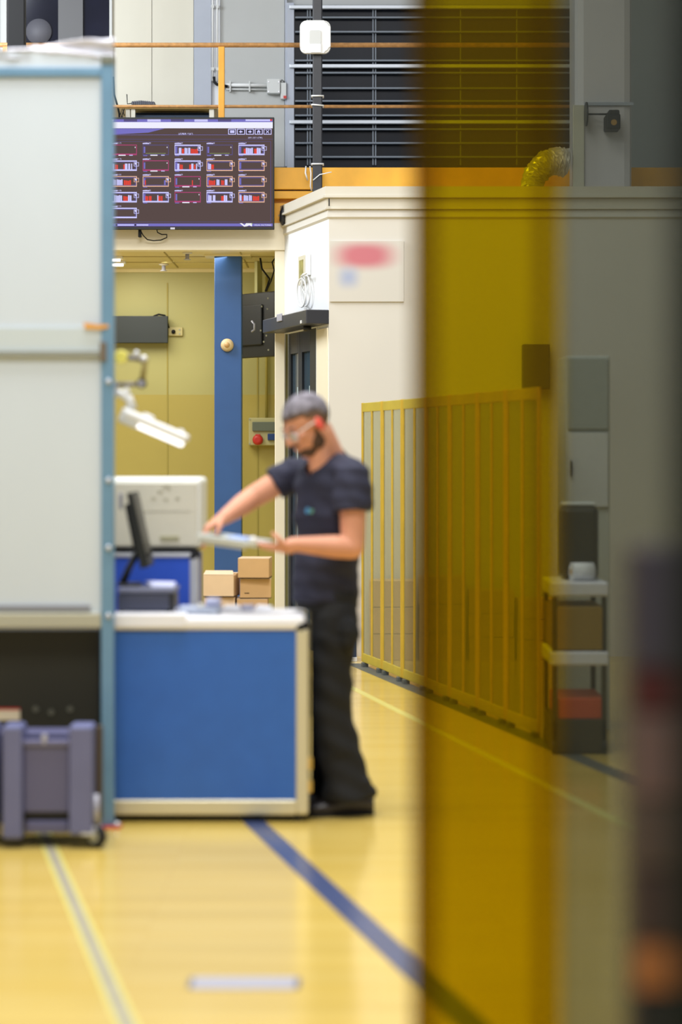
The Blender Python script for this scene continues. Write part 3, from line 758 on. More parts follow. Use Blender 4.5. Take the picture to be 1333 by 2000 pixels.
obj('cable', MB().tube([px(300, 618, DB - 0.1), px(310, 614, DB - 0.1), px(322, 616, DB - 0.09), px(326, 625, DB - 0.07), px(330, 640, DB - 0.03)], 0.008, 8), M_black, wm)
so = thing('wall_socket', 'cream wall socket with a dark knob beside the long dark monitor', 'socket', px(343, 656, DB))
obj('plate', MB().box(px(329, 656, DB - 0.03), (PX(357, DB - 0.03), DB, PZ(639, DB - 0.03)), 0.004), mat('aged_plate', (190, 178, 122), 0.5), so)
obj('knob', MB().lathe([(0.018, 0), (0.016, -0.02), (0.001, -0.022)], px(339, 648, DB - 0.03), 'Y', 16), M_black, so)
obj('knob', MB().lathe([(0.008, 0), (0.008, -0.006)], px(351, 644, DB - 0.03), 'Y', 12), M_hub, so)
obj('knob', MB().lathe([(0.008, 0), (0.008, -0.006)], px(351, 652, DB - 0.03), 'Y', 12), M_hub, so)

bt = thing('hanging_monitor', 'black monitor hung behind the blue column, back and cables showing', 'monitor', px(505, 697, 18.5))
pA, pB = Vector((PX(462, 18.75), 18.75)), Vector((PX(537, 18.3), 18.3))
du = (pB - pA); ln = du.length; du.normalize()
TM = Matrix(((du.x, du.y, 0, pA.x), (du.y, -du.x, 0, pA.y), (0, 0, 1, 0), (0, 0, 0, 1)))
zb, zt_ = PZ(696, 18.3), PZ(568, 18.3)
obj('casing', MB().box((0, -0.04, zb), (ln, 0.0, zt_), 0.008, M=TM), mat('black_casing', (30, 30, 28), 0.45), bt)
obj('back_hump', MB().box((ln * 0.05, 0.0, zb + 0.1), (ln * 0.7, 0.02, zt_ - 0.1), 0.008, M=TM), M_blackmat, bt)
obj('ceiling_arm', MB().box((ln * 0.35, -0.10, zt_ - 0.2), (ln * 0.42, -0.05, ZC), M=TM), M_mustard, bt)
def tpt(a, z, o): v = TM @ Vector((a, o, 0)); v.z = z; return v
obj('cable', MB().tube([tpt(ln * .84, PZ(568, 18.3), .03), px(527, 545, 18.3), px(512, 525, 18.3), px(508, 500, 18.3)], 0.008, 8), M_black, bt)
obj('cable', MB().tube([tpt(ln * .86, PZ(568, 18.3), .03), px(530, 548, 18.3), px(536, 528, 18.3), px(532, 512, 18.3), px(541, 500, 18.3)], 0.006, 8), M_black, bt)
for (x, y) in ((510, 598), (521, 603), (522, 582), (508, 645), (514, 667), (523, 683), (519, 655)):
    obj('port', MB().box(px(x, y + 2, 18.28), px(x + 3, y - 1, 18.3)), M_hub, bt)
obj('loop_handle', MB().tube([px(492, 627, 18.3), px(497, 633, 18.28), px(497, 644, 18.28), px(492, 648, 18.3)], 0.008, 8), M_steel, bt)

ep = thing('socket_panel', 'wall mounted power panel with grey window, red and blue sockets', 'socket panel', px(515, 870, DB))
obj('body', MB().box(px(486, 870, DB - 0.09), (PX(545, DB - 0.09), DB, PZ(816, DB - 0.09)), 0.008), mat('aged_grey_panel', (184, 178, 128), 0.5), ep)
obj('window_flap', MB().box(px(493, 842, DB - 0.11), (PX(543, DB - 0.11), DB - 0.09, PZ(824, DB - 0.11)), 0.005), mat('smoky_flap', (104, 112, 98), 0.3), ep)
rs = obj('red_socket', MB().lathe([(0.045, 0.0), (0.045, -0.03), (0.036, -0.05), (0.02, -0.055)], px(504, 859, DB - 0.09), 'Y', 24), M_red, ep)
obj('hinge_lid', MB().box(px(499, 853, DB - 0.14), px(509, 848, DB - 0.1), 0.004), M_red, rs)
obj('blue_socket', MB().box(px(523, 860, DB - 0.12), px(540, 847, DB - 0.09), 0.006), mat('blue_socket', (30, 62, 120), 0.4), ep)
for x, y in ((488, 819), (488, 867)):
    obj('screw', MB().lathe([(0.008, 0), (0.008, -0.005)], px(x, y, DB - 0.09), 'Y', 10), M_hub, ep)
tag(obj('wall_pipe', MB().tube([px(521, 816, DB - 0.03), px(521, 540, DB - 0.03)], 0.012, 10), mat('painted_pipe', (160, 148, 72), 0.5)),
    'thin yellow painted pipe rising from the power panel', 'pipe')

# ------------------------------------------------------------------ cartons on a low bench
bn = thing('low_bench', 'low bench carrying the small cardboard cartons behind the counter', 'bench', (PX(465, 14.7), 14.7, 0))
zt0 = PZ(1210, 14.6)
obj('bench_top', MB().box((PX(385, 14.7), 14.45, zt0 - 0.03), (PX(545, 14.7), 14.95, zt0), 0.003), mat('bench_wood', (150, 110, 70), 0.6), bn)
for sx in (PX(390, 14.7), PX(535, 14.7)):
    for sy in (14.5, 14.88):
        obj('leg', MB().box((sx - 0.0, sy, 0), (sx + 0.035, sy + 0.035, zt0 - 0.03)), M_steel, bn)
def carton(x0, x1, ybot, ytop, D, rot, label, m, open_top=False, dep=0.24, mark=False):
    w = (x1 - x0) * D / F; zb = PZ(ybot, D); h = PZ(ytop, D) - zb
    r = thing('carton', label, 'box', (0, 0, 0), 'small cartons on the low bench')
    b = MB().box((-w/2, 0, 0.002), (w/2, dep, h - 0.004), 0.003)
    obj('body', b, m, r)
    if open_top:
        f = MB().prism([(-w/2, 0.0, h - 0.003), (w/2, 0.0, h - 0.003), (w/2 - 0.03, dep * .6, h + 0.016), (-w/2 - 0.01, dep * .6, h + 0.016)], (0, 0, 0.003))
        obj('flap', f, M_card2, r)
        obj('flap', MB().prism([(-w/2, dep * .55, h), (w/2, dep * .55, h), (w/2, dep, h - 0.001), (-w/2, dep, h - 0.001)], (0, 0, 0.003)), M_card2, r)
    else:
        obj('flap', MB().box((-w/2, 0, h - 0.004), (w/2, dep * .49, h - 0.001)), M_card2, r)
        obj('flap', MB().box((-w/2, dep * .51, h - 0.004), (w/2, dep, h - 0.001)), M_card2, r)
    obj('tape', MB().box((-w/2 - 0.0008, dep * .44, h * .72), (w/2 + 0.0008, dep * .56, h - 0.0005)), mat('packing_tape', (196, 160, 104), 0.3), r)
    obj('bottom_seam', MB().box((-w/2 - 0.001, -0.001, 0.0), (w/2 + 0.001, dep, 0.0035)), M_cardedge, r)
    if mark: obj('print_mark', MB().box((-w/2 + 0.03, -0.0012, 0.03), (-w/2 + 0.06, 0.0, 0.036)), M_cardedge, r)
    r.location = ((x0 + x1) / 2 * D / F - CX * D / F, D, zb); r.rotation_euler = (0, 0, rot)
    return r
carton(399, 459, 1210.5, 1166.2, 14.60, -0.03, 'cardboard carton at the bottom of the left stack on the low bench', M_card2)
carton(463, 523, 1210.5, 1169.2, 14.60, 0.0, 'cardboard carton at the bottom of the right stack on the low bench', M_card)
carton(397, 457, 1165.5, 1122, 14.58, -0.12, 'pale cardboard carton with loose open flaps topping the left stack', M_card2, True)
carton(469, 530, 1168.5, 1130, 14.60, 0.03, 'cardboard carton with a small dark mark in the middle of the right stack', M_card, mark=True)
carton(465, 526, 1129.4, 1090, 14.56, -0.05, 'cardboard carton topping the right stack just under the held tray', M_card, False)

# ------------------------------------------------------------------ fence of glazed panels
FD = Vector((-0.22, 1.0, 0)).normalized()            # direction away from the camera
FA = Vector((PX(708, 15.6), 15.6, 0))
PW = 0.575; FH = 1.82
def divider_panel():
    r = thing('room_divider', '', 'divider', (0, 0, 0), 'yellow framed screen panels in a row')
    # local x runs along the panel, y is its thickness, z up
    rl_ = lambda a, b: MB().box(a, b, 0.003)
    for x in (0.0, PW - 0.035):
        obj('stile', rl_((x, -0.007, 0.03), (x + 0.035, 0.007, FH)), M_fence, r)
    obj('stile', rl_((PW/2 - 0.016, -0.006, 0.08), (PW/2 + 0.016, 0.006, FH - 0.062)), M_fence, r)
    obj('top_rail', rl_((0.035, -0.007, FH - 0.064), (PW - 0.035, 0.007, FH - 0.002)), M_fence_rail, r)
    obj('bottom_rail', rl_((0.035, -0.007, 0.03), (PW - 0.035, 0.007, 0.09)), M_fence_rail, r)
    for k, (a, b) in enumerate(((0.035, PW/2 - 0.016), (PW/2 + 0.016, PW - 0.035))):
        p = MB(); nx, nz = 5, 26; gr = []
        for i in range(nx + 1):
            gr.append([p.bm.verts.new((a + (b - a) * i / nx, 0.0035 * math.sin(j * 1.1 + i * 1.7 + k) * (0 < i < nx), 0.085 + (FH - 0.145) * j / nz)) for j in range(nz + 1)])
        for i in range(nx):
            for j in range(nz):
                f = p.bm.faces.new((gr[i][j], gr[i+1][j], gr[i+1][j+1], gr[i][j+1])); f.smooth = True
        obj('pane', p, M_pane, r)
    for x in (0.05, PW - 0.10):
        obj('foot', MB().box((x, -0.02, 0), (x + 0.05, 0.02, 0.03), 0.004), M_tape_dark, r)
    return r
proto = divider_panel()
ang = math.atan2(-FD.y, -FD.x)
names = ['farthest yellow framed screen panel, its post just beside the worker\'s back', 'second yellow framed screen panel counting from the worker\'s back', 'yellow framed screen panel seen at the left edge of the amber strip',
         'fourth yellow framed screen panel from the worker, behind the amber strip', 'fifth yellow framed screen panel from the worker, behind the amber strip', 'sixth yellow framed screen panel, next to last before the trolley',
         'nearest yellow framed screen panel, ending at the trolley']
pos = FA.copy()
for i in range(7):
    o = proto if i == 0 else copy_tree(proto)
    o['label'] = names[i]
    z = 0.012 * (-1) ** i
    o.location = pos; o.rotation_euler = (0, 0, ang + z)
    pos = pos + Matrix.Rotation(z, 3, 'Z') @ (-FD * (PW + 0.006))
# dark strip on the floor along the fence, and on towards the camera
def strip(xa, Da, xb, Db, w, m, name, label, z=0.0015, cat='floor line'):
    a = Vector((xa, Da, 0)); b = Vector((xb, Db, 0)); d = (b - a).normalized(); n = Vector((-d.y, d.x, 0)) * w / 2
    mb = MB().prism([a - n, b - n, b + n, a + n], (0, 0, z)); o = obj(name, mb, m); tag(o, label, cat); return o
strip(FA.x - 0.06, 15.75, FA.x - 0.06 + 0.22 * 8.2, 7.55, 0.10, M_tape_dark, 'dark_floor_strip', 'dark strip on the floor along the foot of the yellow screens')
strip(PX(497, 9.03) + 0.216 * -1.6, 10.63, PX(800, 6.51) + 0.216 * 2.8, 3.71, 0.088, M_tape_blue, 'blue_floor_tape', 'broad blue tape line crossing the floor from the counter foot')
gl_ = strip(PX(97, 8.46) - 0.206 * 3, 11.46, PX(248, 5.85) + 0.206 * 2.5, 3.35, 0.062, M_tape_pale, 'grey_floor_tape', 'grey tape line with pale edges on the floor at left')
a = Vector((PX(97, 8.46) - 0.206 * 3, 11.46, 0)); b = Vector((PX(248, 5.85) + 0.206 * 2.5, 3.35, 0)); d = (b - a).normalized(); n = Vector((-d.y, d.x, 0)) * 0.016
obj('centre_band', MB().prism([a - n, b - n, b + n, a + n], (0, 0, 0.0022)), M_tape_grey, gl_, 'grey centre band')
strip(0.107 - 0.2 * 0.6, 14.55, 0.107 + 0.205 * 7, 6.95, 0.045, M_tape_pale, 'pale_floor_line', 'thin pale line on the floor between the worker and the screens')
# floor plate
fp = thing('floor_plate', 'pale metal cover plate let into the floor at the bottom', 'floor plate', (PX(475, 6.29), 6.29, 0))
obj('plate', MB().box((PX(375, 6.29), 6.23, 0), (PX(578, 6.29), 6.36, 0.004), 0.002), M_steel, fp)
for x in (368, 578):
    obj('end_cap', MB().box((PX(x, 6.29), 6.24, 0), (PX(x + 9, 6.29), 6.35, 0.005), 0.002), mat('dark_end', (90, 92, 110), 0.5), fp)
# cartons and stacked sheets behind the fence
for i, (xc, h0, w0) in enumerate(((0.37, 0.57, 0.33), (0.72, 0.60, 0.33), (1.07, 0.50, 0.32), (1.42, 0.44, 0.33))):
    zc = 0
    for k in range(3):
        hh = h0 / 3
        r = thing('storage_carton', '', 'box', (0, 0, 0), 'storage cartons stacked behind the screens')
        obj('body', MB().box((-w0/2, -0.13, 0.0), (w0/2, 0.13, hh - 0.004), 0.004), M_card, r)
        obj('tape', MB().box((-w0/2 - .001, -0.02, hh * .6), (w0/2 + .001, 0.02, hh - 0.003)), mat('packing_tape', (196, 160, 104), 0.3), r)
        r.location = (xc, 16.12, zc); r.rotation_euler = (0, 0, 0.02 * ((k + i) % 3 - 1)); zc += hh
        r['label'] = '%s carton in the %s stack seen blurred through the milky screen panes' % (('bottom', 'middle', 'top')[k], ('leftmost', 'second from left', 'third from left', 'rightmost')[i])
# small low blue crate beyond the worker
cr = thing('blue_crate', 'low blue crate with a red and white rim on the floor beyond the worker', 'crate', (PX(690, 15.9), 16.0, 0))
obj('body', MB().box((PX(672, 15.9), 15.92, 0.03), (PX(697, 15.9), 16.15, PZ(1250, 15.9)), 0.006), mat('crate_blue', (28, 58, 96), 0.5), cr)
obj('red_band', MB().box((PX(671, 15.9), 15.91, PZ(1293, 15.9)), (PX(698, 15.9), 15.92, PZ(1289, 15.9))), M_red, cr)
obj('base', MB().box((PX(671, 15.9), 15.9, 0), (PX(698, 15.9), 16.16, 0.03), 0.003), M_white, cr)

# ------------------------------------------------------------------ trolley and cabinet on the right
tr = thing('trolley', 'dark trolley with two white shelves at the end of the screens', 'trolley', (1.2, 11.2, 0))
DX = 11.05
Y0, Y1 = DX, DX + 0.5
xa, xb = PX(1080, DX), PX(1186, DX)
for x in (xa, xb - 0.025):
    for y in (Y0, Y1 - 0.025):
        obj('post', MB().box((x, y, 0.07), (x + 0.025, y + 0.025, PZ(1165, DX)), 0.003), mat('dark_olive_frame', (58, 52, 30), 0.5), tr)
        obj('caster', MB().lathe([(0.032, -0.012), (0.035, 0), (0.032, 0.012)], (x + 0.012, y + 0.012, 0.035), 'X', 16), M_rubber, tr)
for y_, k in ((1165, 0), (1300, 0)):
    z = PZ(y_, DX)
    obj('shelf', MB().box((xa - 0.01, Y0 - 0.01, z), (xb + 0.01, Y1 + 0.01, z + 0.07), 0.012), mat('lilac_shelf', (226, 226, 236), 0.35), tr)
obj('drawer', MB().box((xa + 0.01, Y0 - 0.0, PZ(1270, DX)), (xb - 0.01, Y1, PZ(1185, DX)), 0.006), mat('ochre_bin', (150, 120, 40), 0.5), tr)
obj('lower_bin', MB().box((xa + 0.03, Y0 + 0.01, PZ(1405, DX)), (xb - 0.005, Y1 - 0.03, PZ(1365, DX)), 0.006), mat('orange_red_bin', (196, 80, 40), 0.5), tr)
obj('base_shelf', MB().box((xa, Y0, PZ(1470, DX)), (xb, Y1, PZ(1405, DX)), 0.006), mat('dark_olive_frame', (58, 52, 30), 0.5), tr)
rr = thing('white_roll', 'white paper roll lying on top of the trolley', 'roll', px(1145, 1120, DX))
zs = PZ(1165, DX) + 0.07
obj('roll', MB().tube([(PX(1122, DX), DX + 0.12, zs + 0.045), (PX(1165, DX), DX + 0.14, zs + 0.045)], 0.045, 22), M_paper, rr)
obj('core', MB().tube([(PX(1120, DX), DX + 0.12, zs + 0.045), (PX(1167, DX), DX + 0.14, zs + 0.045)], 0.015, 14), M_card, rr)
kb = thing('black_machine', 'dark rounded machine standing on the trolley behind the paper roll', 'machine', (PX(1145, DX), DX + 0.3, zs))
obj('body', MB().box((PX(1108, DX), DX + 0.2, zs), (PX(1180, DX), DX + 0.45, PZ(990, DX)), 0.03), mat('dark_olive_body', (52, 46, 22), 0.5), kb)
obj('top_cover', MB().box((PX(1112, DX), DX + 0.22, PZ(990, DX)), (PX(1176, DX), DX + 0.43, PZ(984, DX)), 0.006), M_whitegrey, kb)
tc_ = thing('tall_cabinet', 'tall grey cabinet with dark upper and pale lower door behind the trolley', 'cabinet', (PX(1150, 12.2), 12.4, 0))
DC = 12.0
obj('body', MB().box((PX(1106, DC), DC, 0.0), (PX(1192, DC), DC + 0.45, PZ(695, DC)), 0.006), mat('mid_grey_cabinet', (196, 198, 190), 0.5), tc_)
obj('upper_door', MB().box((PX(1110, DC), DC - 0.02, PZ(838, DC)), (PX(1188, DC), DC, PZ(700, DC)), 0.004), mat('dull_grey_door', (168, 172, 164), 0.4), tc_)
o_ = obj('lower_door', MB().box((PX(1110, DC), DC - 0.02, PZ(990, DC)), (PX(1188, DC), DC, PZ(845, DC)), 0.004), mat('pale_door', (214, 214, 212), 0.5), tc_)
obj('handle', MB().box((PX(1114, DC), DC - 0.04, PZ(930, DC)), (PX(1117, DC), DC - 0.02, PZ(900, DC)), 0.002), M_black, o_)
wc = thing('wall_unit', 'dark small wall unit on the booth front seen through the amber strip', 'wall unit', px(1050, 765, 16.2))
obj('body', MB().box(px(1022, 760, 16.18), (PX(1075, 16.18), 16.3, PZ(672, 16.18)), 0.008), mat('wall_unit_grey', (96, 92, 80), 0.5), wc)
obj('lever', MB().tube([px(1022, 764, 16.15), px(1000, 765, 16.12)], 0.012, 10), M_chrome, wc)
obj('knob', MB().ball(px(1000, 765, 16.12), 0.018), M_alu, wc)

# ------------------------------------------------------------------ tall partition with translucent sheet (left)
DP = 8.9
pa = thing('sheet_partition', 'tall teal framed partition of pale translucent sheet at left', 'partition', (PX(210, DP), DP + 0.03, 0))
xr0, xr1 = PX(197.5, DP), PX(222, DP); xl = -2.35
obj('post', MB().box((xr0, DP, 0), (xr1, DP + 0.05, PZ(118, DP)), 0.004), M_teal, pa)
obj('post', MB().box((xl, DP, 0), (xl + 0.05, DP + 0.05, PZ(118, DP)), 0.004), M_teal, pa)
obj('top_rail', MB().box((xl + 0.05, DP + 0.005, PZ(149, DP)), (xr0, DP + 0.045, PZ(131, DP)), 0.004), M_teal, pa)
obj('post_cap', MB().box((xr0 - 0.0, DP - 0.005, PZ(126, DP)), (xr1, DP + 0.055, PZ(108, DP)), 0.004), mat('dull_cap', (112, 116, 104), 0.6), pa)
obj('sheet', MB().box((xl + 0.05, DP + 0.015, PZ(131, DP)), (xr0, DP + 0.022, PZ(100, DP))), M_poly, pa)
obj('sheet', MB().box((xl + 0.05, DP + 0.02, PZ(684, DP)), (xr0, DP + 0.027, PZ(149, DP))), M_poly, pa)
obj('sheet', MB().box((xl + 0.05, DP + 0.02, PZ(1197, DP)), (xr0, DP + 0.027, PZ(697, DP))), M_poly, pa)
obj('overlap_strip', MB().box((xl + 0.05, DP + 0.012, PZ(684, DP)), (xr0, DP + 0.02, PZ(640, DP))), mat('greenish_sheet', (200, 210, 212), 0.35), pa)
obj('mid_rail', MB().box((xl + 0.05, DP + 0.0, PZ(697, DP)), (xr0, DP + 0.04, PZ(684, DP)), 0.004), M_greyrail, pa)
obj('bottom_rail', MB().box((xl + 0.05, DP - 0.005, PZ(1227, DP)), (xr0, DP + 0.045, PZ(1197, DP)), 0.008), M_beigerail, pa)
obj('seal_strip', MB().box((xl + 0.05, DP + 0.008, PZ(1194, DP)), (PX(176, DP), DP + 0.02, PZ(1182, DP)), 0.003), mat('grey_seal', (140, 142, 150), 0.6), pa)
obj('bracket', MB().box((xr0 - 0.004, DP - 0.008, PZ(706, DP)), (xr0 + 0.022, DP, PZ(668, DP)), 0.003), mat('brown_bracket', (112, 100, 84), 0.5), pa)
for y in (745, 938, 1070, 1203):
    obj('bolt', MB().lathe([(0.011, 0), (0.011, -0.006), (0.004, -0.008)], px(212, y, DP), 'Y', 12), M_alu, pa)
obj('orange_tape', MB().prism([px(163, 630, DP - 0.004), px(166, 642, DP - 0.004), px(196, 643, DP - 0.004), px(212, 640, DP - 0.004), px(212, 634, DP - 0.004), px(190, 634, DP - 0.004)], (0, 0.004, 0)), M_orange, pa)
obj('foot_plate', MB().box((xr0 - 0.01, DP - 0.03, 0), (xr1 + 0.03, DP + 0.06, 0.008), 0.002), M_red, pa)
obj('anchor_bolt', MB().lathe([(0.014, 0), (0.014, 0.012), (0.006, 0.018)], (xr1 + 0.015, DP - 0.01, 0.008), 'Z', 12), M_alu, pa)
# crumpled film on top
fl = MB(); n1, n2 = 60, 6; rows = []
for i in range(n1 + 1):
    t = i / n1; x = xl + (xr1 - xl) * t
    top = 104 - 32 * max(0, (t - 0.62) / 0.38) ** 0.8
    rows.append([fl.bm.verts.new((x, DP + 0.02 + 0.02 * math.sin(j * 1.3 + i * .4) * random.uniform(.4, 1), PZ(112 + (top - 112) * j / n2, DP) + random.uniform(-.003, .003) * (j > 0))) for j in range(n2 + 1)])
for i in range(n1):
    for j in range(n2):
        fl.bm.faces.new((rows[i][j], rows[i+1][j], rows[i+1][j+1], rows[i][j+1])).smooth = True
sol = fl
o = obj('plastic_film', sol, M_film); md = o.modifiers.new('t', 'SOLIDIFY'); md.thickness = 0.004
tag(o, 'crumpled clear plastic film lying along the top of the partition', 'plastic film')

# dark cabinet behind the partition
kc = thing('dark_cabinet', 'dark low cabinet under the partition sheet with a red white label', 'cabinet', (-1.6, 9.3, 0))
obj('body', MB().box((-2.3, 8.99, 0.05), (PX(198, 9.0) - 0.01, 9.45, 0.775), 0.006), M_recess, kc)
obj('plinth', MB().box((-2.25, 9.02, 0.0), (PX(198, 9.0) - 0.03, 9.4, 0.05)), M_black, kc)
lb = obj('label_plate', MB().box(px(-20, 1407, 8.985), px(39, 1386, 8.99)), mat('label_cream', (222, 210, 186), 0.5), kc)
obj('red_edge', MB().box(px(-20, 1386.5, 8.983), px(39, 1383, 8.99)), M_red, lb)
for x, y in ((70, 1385), (100, 1391), (137, 1385)):
    obj('screw', MB().lathe([(0.012, 0), (0.012, -0.006)], px(x, y, 8.99), 'Y', 10), mat('dull_screw', (96, 96, 84), 0.5), kc)
# slate cart
DK = 8.42
ct = thing('slate_cart', 'slate purple wheeled bin unit under the partition at far left', 'cart', (PX(90, DK), DK + 0.2, 0))
def kbx(xa, xb, ya, yb, d0, d1, bev=0.008): return MB().box((PX(xa, DK), DK + d0, PZ(yb, DK)), (PX(xb, DK), DK + d1, PZ(ya, DK)), bev)
obj('side_column', kbx(4, 43, 1418, 1640, 0.0, 0.14, 0.012), M_purple, ct)
obj('side_column', kbx(134, 180, 1418, 1632, 0.0, 0.14, 0.012), M_purple, ct)
obj('side_column', kbx(-90, -8, 1418, 1640, 0.0, 0.14, 0.012), M_purple, ct)
obj('front_panel', kbx(43, 134, 1452, 1590, 0.03, 0.06), M_purple2, ct)
obj('back_panel', kbx(-60, 172, 1440, 1600, 0.14, 0.3), M_purple2, ct)
obj('skirt', kbx(48, 132, 1606, 1630, 0.03, 0.07), M_purple2, ct)
obj('chassis', kbx(-60, 185, 1592, 1606, 0.05, 0.3, 0.004), M_blackmat, ct)
obj('panel_latch', kbx(80, 90, 1436, 1456, 0.02, 0.04, 0.003), M_steel, ct)
obj('lip', kbx(43, 134, 1448, 1458, 0.02, 0.07, 0.003), mat('lip_purple', (104, 104, 138), 0.5), ct)
cs = obj('caster', MB().lathe([(0.04, -0.016), (0.044, -0.011), (0.044, 0.011), (0.04, 0.016)], (PX(186, DK), DK + 0.03, 0.0445), 'X', 24, Matrix.Rotation(math.radians(55), 3, 'Z')), M_rubber, ct)
obj('hub', MB().lathe([(0.024, -0.019), (0.024, 0.019)], (PX(186, DK), DK + 0.03, 0.0445), 'X', 16, Matrix.Rotation(math.radians(55), 3, 'Z')), M_hub, cs)
obj('caster_fork', MB().box((PX(178, DK), DK + 0.01, 0.05), (PX(196, DK), DK + 0.06, 0.085), 0.006).cyl((PX(186, DK), DK + 0.035, 0.08), (PX(186, DK), DK + 0.035, 0.2), 0.012), M_steel, ct)
obj('brake_tab', MB().box((PX(158, DK), DK - 0.0, 0.05), (PX(184, DK), DK + 0.03, 0.062), 0.003), M_alu, ct)
for x in (-1.36, -1.5): obj('caster', MB().lathe([(0.034, -0.014), (0.038, -0.01), (0.038, 0.01), (0.034, 0.014)], (x, DK + 0.3, 0.0385), 'X', 24), M_rubber, ct)
obj('upright_rail', kbx(182, 194, 1425, 1610, 0.1, 0.14, 0.003), mat('brown_rail', (78, 66, 50), 0.5), ct)

# ------------------------------------------------------------------ blue counter case
DQ = 9.03
cc = thing('counter_case', 'blue flight case counter with aluminium edges in front of the worker', 'counter', (PX(410, DQ), DQ + 0.22, 0))
L0, R0 = PX(199, DQ) + 0.02, PX(603, DQ); zt1 = PZ(1203, DQ); Db = DQ + 0.46
zb0 = PZ(1592, DQ)
e = 0.052
obj('front_panel', MB().box((L0 + 0.02, DQ + 0.008, PZ(1564, DQ)), (PX(579, DQ), DQ + 0.02, PZ(1233, DQ))), M_caseblue, cc)
obj('side_panel', MB().box((R0 - 0.02, DQ + 0.04, zb0 + 0.04), (R0 - 0.008, Db - 0.04, zt1 - 0.05)), M_caseblue, cc)
obj('side_panel', MB().box((L0, DQ + 0.02, zb0 + 0.04), (L0 + 0.012, Db - 0.02, zt1 - 0.05)), M_caseblue, cc)
obj('back_panel', MB().box((L0, Db - 0.02, zb0), (R0 - 0.01, Db - 0.008, zt1 - 0.03)), M_caseblue, cc)
obj('worktop', MB().box((L0, DQ, PZ(1232, DQ)), (R0 - 0.012, Db, zt1), 0.022, seg=4), mat('white_worktop', (244, 244, 248), 0.3), cc)
obj('edge_profile', MB().box((PX(578, DQ), DQ, zb0), (R0, DQ + e, PZ(1228, DQ)), 0.012, seg=3), M_alu_warm, cc)
obj('edge_profile', MB().box((R0 - e, Db - e, zb0), (R0, Db, PZ(1228, DQ)), 0.012, seg=3), M_alu_warm, cc)
obj('edge_profile', MB().box((L0, DQ, zb0), (PX(579, DQ), DQ + e, PZ(1563, DQ)), 0.008, seg=3), M_alu_warm, cc)
obj('corner_cap', MB().ball((R0 - 0.03, DQ + 0.03, zt1 - 0.045), (0.034, 0.034, 0.03)), M_black, cc)
for y in (1492, 1537):
    lt = obj('latch', MB().box((R0 - 0.004, DQ + 0.006, PZ(y + 12, DQ)), (R0 + 0.016, DQ + 0.05, PZ(y - 12, DQ)), 0.006), mat('brass', (210, 176, 92), 0.35, metal=0.5), cc)
obj('base_plate', MB().box((L0 + 0.02, DQ + 0.02, zb0 - 0.012), (R0 - 0.02, Db - 0.02, zb0)), M_blackmat, cc)
for x in (L0 + 0.05, R0 - 0.045):
    for y in (DQ + 0.04, Db - 0.05):
        obj('foot', MB().lathe([(0.02, 0), (0.02, zb0 - 0.01)], (x, y, 0), 'Z', 16), M_rubber, cc)
# second case with cream machine
DR = 9.78; sR = F / DR
c2 = thing('machine_case', 'royal blue flight case with silver edges behind the black monitor', 'case', (PX(300, DR), DR + 0.25, 0))
lx, rx = PX(150, DR), PX(388, DR); zt2 = PZ(1076, DR)
obj('front_panel', MB().box((lx + 0.02, DR + 0.008, 0.10), (PX(371, DR), DR + 0.02, PZ(1090, DR))), M_caseblue2, c2)
obj('shell', MB().box((lx, DR + 0.02, 0.05), (rx - 0.015, DR + 0.5, zt2 - 0.02), 0.01), M_caseblue2, c2)
obj('edge_profile', MB().box((PX(370, DR), DR, 0.05), (rx, DR + 0.05, PZ(1083, DR)), 0.012, seg=3), M_alu, c2)
obj('edge_profile', MB().box((lx, DR, PZ(1089, DR)), (PX(379, DR), DR + 0.05, zt2 - 0.006), 0.012, seg=3), M_alu, c2)
obj('edge_profile', MB().box((lx, DR, 0.05), (rx - 0.03, DR + 0.05, 0.1), 0.012, seg=3), M_alu, c2)
obj('rubber_rim', MB().box((lx, DR + 0.0, zt2 - 0.006), (PX(383, DR), DR + 0.5, zt2 + 0.012), 0.006), M_black, c2)
obj('corner_cap', MB().ball((rx - 0.022, DR + 0.03, zt2 - 0.022), (0.03, 0.034, 0.032)), M_black, c2)
for x in (lx + 0.06, rx - 0.06):
    for y in (DR + 0.06, DR + 0.42): obj('foot', MB().lathe([(0.025, 0), (0.025, 0.05)], (x, y, 0), 'Z', 16), M_rubber, c2)
mc = thing('cream_machine', 'cream rounded test machine housing standing on the royal blue case', 'machine', (PX(300, DR), DR + 0.2, zt2 + 0.012))
zm0, zm1 = zt2 + 0.012, PZ(933, DR)
obj('rim', MB().box((lx, DR - 0.0, zm0), (PX(394, DR), DR + 0.42, zm1), 0.022, seg=4), M_machine_rim, mc)
obj('face_plate', MB().box((lx + 0.02, DR - 0.008, zm0 + 0.01), (PX(386, DR), DR - 0.0, PZ(943, DR)), 0.004), M_machine, mc)
obj('name_plate', MB().box(px(313, 1056, DR - 0.012), px(350, 1047, DR - 0.008), 0.001), mat('olive_plate', (160, 156, 124), 0.5), mc)
obj('seam', MB().box(px(262, 999, DR - 0.0095), px(372, 997.6, DR - 0.008)), mat('seam_grey', (176, 172, 156), 0.6), mc)
for x, y, w in ((318, 950, 14), (308, 960, 10), (330, 955, 4), (296, 973, 8), (320, 975, 8), (343, 973, 8)):
    obj('vent_print', MB().box(px(x, y + 2.5, DR - 0.0098), px(x + w, y - 1.5, DR - 0.008)), mat('print_grey', (168, 164, 142), 0.6), mc)
